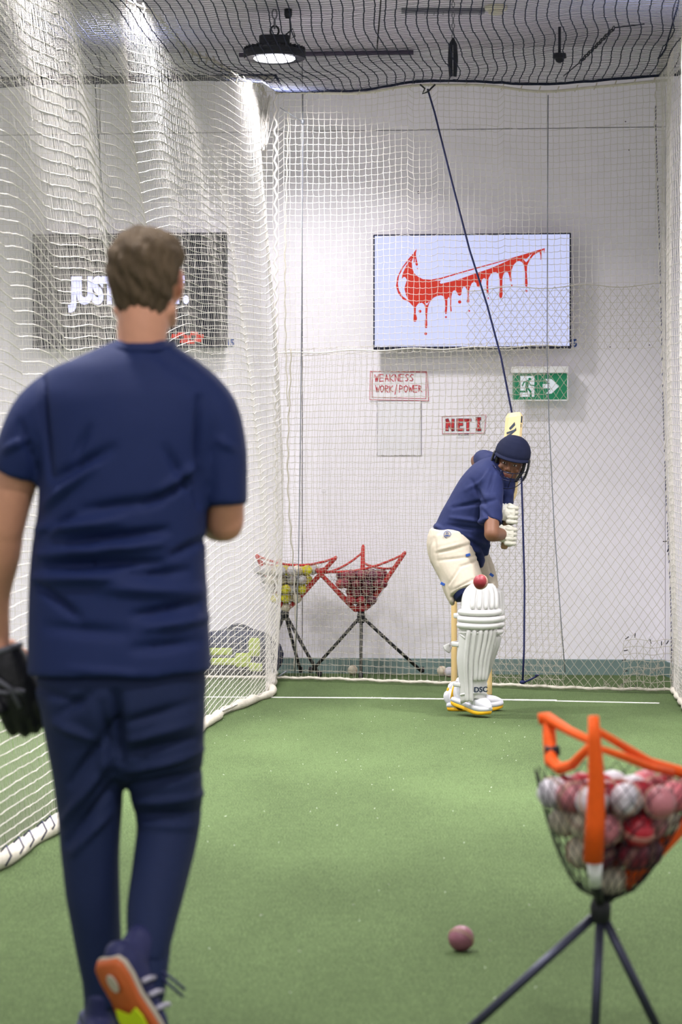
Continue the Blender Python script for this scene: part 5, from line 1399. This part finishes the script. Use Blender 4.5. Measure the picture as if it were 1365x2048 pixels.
# batting gloves
for nm, c, e in (('lower', hR, 1), ('upper', hL, -1)):
    gl = empty('batting_glove', c); gl.parent = person2; gl.location = c - person2.location
    m = MB(); e1 = V((-.1, -.99, 0)); grip_hand(m, c, bax, e1, .026, .0165, 1.25)
    wr = wrR if e == 1 else wrL
    m.loft([c + e1 * .04, c.lerp(wr, .75) + e1 * .012, wr], [(.042, .034), (.036, .036), (.036, .038)], (0, 0, 1), n=18, ends=(1, 0))
    remesh(m, 'glove_shell', M['glove'], gl, .004, 2)
    e2 = bax.cross(e1).normalized()
    if e2.x < 0: e2 = -e2
    for i, o in enumerate((-.039, -.013, .013, .039)):
        for (a0, a1) in ((8, 42), (50, 88), (96, 130)):
            pts = []
            for k in range(4):
                a = math.radians(a0 + (a1 - a0) * k / 3); pts.append(c + bax * o * 1.08 + e1 * (.062 * math.cos(a)) + e2 * (.060 * math.sin(a)))
            m = MB(); m.loft(pts, [(.0125, .010)] * 4, bax, n=10, sub=2); m.build('finger_roll', M['glove'], gl)
# helmet
hm = empty('helmet', hc2); hm.parent = person2; hm.location = hc2 - person2.location
b = MB(); rs = []
sec = [(.026, .098, .116, -.118), (.036, .103, .119, -.124), (.055, .106, .118, -.128), (.085, .102, .110, -.124), (.112, .090, .094, -.108), (.138, .069, .070, -.083), (.155, .042, .040, -.05), (.162, .012, .008, -.016)]
for z, a, f, bk in sec:
    cy, hb = (f + bk) / 2, (f - bk) / 2; rs.append([g2(a * math.cos(t), cy + hb * math.sin(t), z + (.012 * math.sin(t) if z < .06 else 0)) for t in np.linspace(0, 2 * PI, 37)[:-1]])
b.rings(rs); 
b.loft([g2(0, -.06, .035), g2(0, -.09, -.01), g2(0, -.085, -.045)], [(.085, .05), (.075, .035), (.06, .02)], bX, n=20)
b.build('shell_top', M['helmet'], hm) if False else remesh(b, 'shell', M['helmet'], hm, .005, 2)
m = MB(); top = []; 
for j, (o, z) in enumerate(((.0, .040), (.022, .026), (.036, .019))):
    pass
br = MB(); n = 25; A = []; 
for layer, dz in ((0, .0), (1, -.006)):
    for j, (ex, z) in enumerate(((-.004, .056), (.018, .047), (.032, .042))):
        for i in range(n):
            t = math.radians(10 + 160 * i / (n - 1)); A.append(g2((.100 + ex * .35) * math.cos(t), .0 + (.112 + ex) * math.sin(t), z + dz))
fs = []
for j in range(2):
    for i in range(n - 1):
        k = j * n + i; fs.append((k, k + 1, k + n + 1, k + n)); k += 3 * n; fs.append((k, k + n, k + n + 1, k + 1))
for i in range(n - 1): k = 2 * n + i; fs.append((k, k + 1, k + 3 * n + 1, k + 3 * n)); fs.append((i, i + 3 * n, i + 3 * n + 1, i + 1))
for j in range(2):
    for i in (0, n - 1): k = j * n + i; fs.append((k, k + n, k + 4 * n, k + 3 * n))
br.add(A, fs); br.build('peak', M['helmet'], hm, recalc=True)
for q in (-1, 1):
    m = MB(); m.loft([g2(q * .104, .03, .045), g2(q * .108, .035, .0), g2(q * .104, .04, -.05), g2(q * .096, .05, -.075)], [(.008, .026), (.007, .024), (.007, .02), (.006, .012)], bX, n=14); m.build('ear_guard', M['black'], hm)
    m = MB(); m.loft([g2(q * .082, .04, .02), g2(q * .080, .045, -.03), g2(q * .060, .06, -.085)], [(.010, .018), (.010, .016), (.008, .010)], bX, n=12); m.build('cheek_strap', M['black'], hm)
gr = MB(); W_ = .0024
def arc(z0, z1, r, y0=.045, w=.106, n=17): 
    return [g2(w * math.cos(t), y0 + r * math.sin(t), z0 + (z1 - z0) * math.sin(t)) for t in np.linspace(0, PI, n)]
gr.tube(arc(-.008, -.028, .105), W_, 6); gr.tube(arc(-.040, -.075, .105, .045, .102), W_, 6); gr.tube(arc(-.050, -.128, .098, .04, .10), W_ * 1.15, 6)
gr.tube(arc(-.035, -.060, .103, .045, .103), W_ * .8, 6)
for q in (-1, 1):
    gr.tube([g2(q * .036, .143, -.024), g2(q * .033, .146, -.055), g2(q * .028, .141, -.09), g2(q * .025, .132, -.118)], W_, 6)
    gr.tube([g2(q * .104, .05, .0), g2(q * .104, .05, -.055)], W_ * 1.3, 6)
gr.build('face_grille', M['grille'], hm)

# bat, held upright in both gloves
bt = tag(empty('cricket_bat', batA), 'pale willow cricket bat held upright behind the batter\'s helmet', 'bat')
_, bs, bn2 = frame(bax, V((.8, -.6, 0))); bn2 = bax.cross(bs)
if bn2.y > 0: bn2 = -bn2
LB = (batB - batA).length
m = MB(); m.tube([batA, batA + bax * .01, batA + bax * .02, batA + bax * .29], [.017, .021, .0165, .0165], 14); m.build('handle', M['grip'], bt)
m = MB(); rs = []
for t, w, th, sp in ((.27, .016, .014, .01), (.31, .040, .013, .016), (.34, .053, .012, .022), (.55, .054, .012, .030), (.70, .054, .014, .038), (.80, .054, .014, .030), (LB - .02, .053, .012, .020), (LB, .040, .009, .014)):
    c = batA + bax * t; rs.append([c + bs * (w * a) + bn2 * b_ for a, b_ in ((-1, -th), (-.98, th * .5), (-.5, th), (.5, th), (.98, th * .5), (1, -th), (.9, -th - .012), (.3, -th - sp), (-.3, -th - sp), (-.9, -th - .012))])
m.rings(rs); m.build('blade', M['bat'], bt, smooth=False, recalc=True)
m = MB(); c = batA + bax * (LB - .115) + bn2 * .0145
for pts in [[(x * 1.5, y * 1.5) for x, y in q] for q in ([(.012, .035), (-.012, .012), (-.006, .004), (.016, .022)], [(-.022, -.004), (.014, .004), (.02, .012), (.022, .0), (.0, -.016), (-.028, -.03), (-.02, -.018), (.004, -.006), (-.020, -.012)])]:
    m.prism(pts, c, bs, bax, .0015)
m.build('blade_emblem', M['padline'], bt, smooth=False)
m = MB(); m.box(batA + bax * (LB - .045) + bs * .0545 + bn2 * -.002, (.002, .012, .04), (bs, bn2, bax)); m.box(batA + bax * (LB - .085) + bs * .0545, (.002, .004, .02), (bs, bn2, bax)); m.build('edge_print', M['padline'], bt, smooth=False)
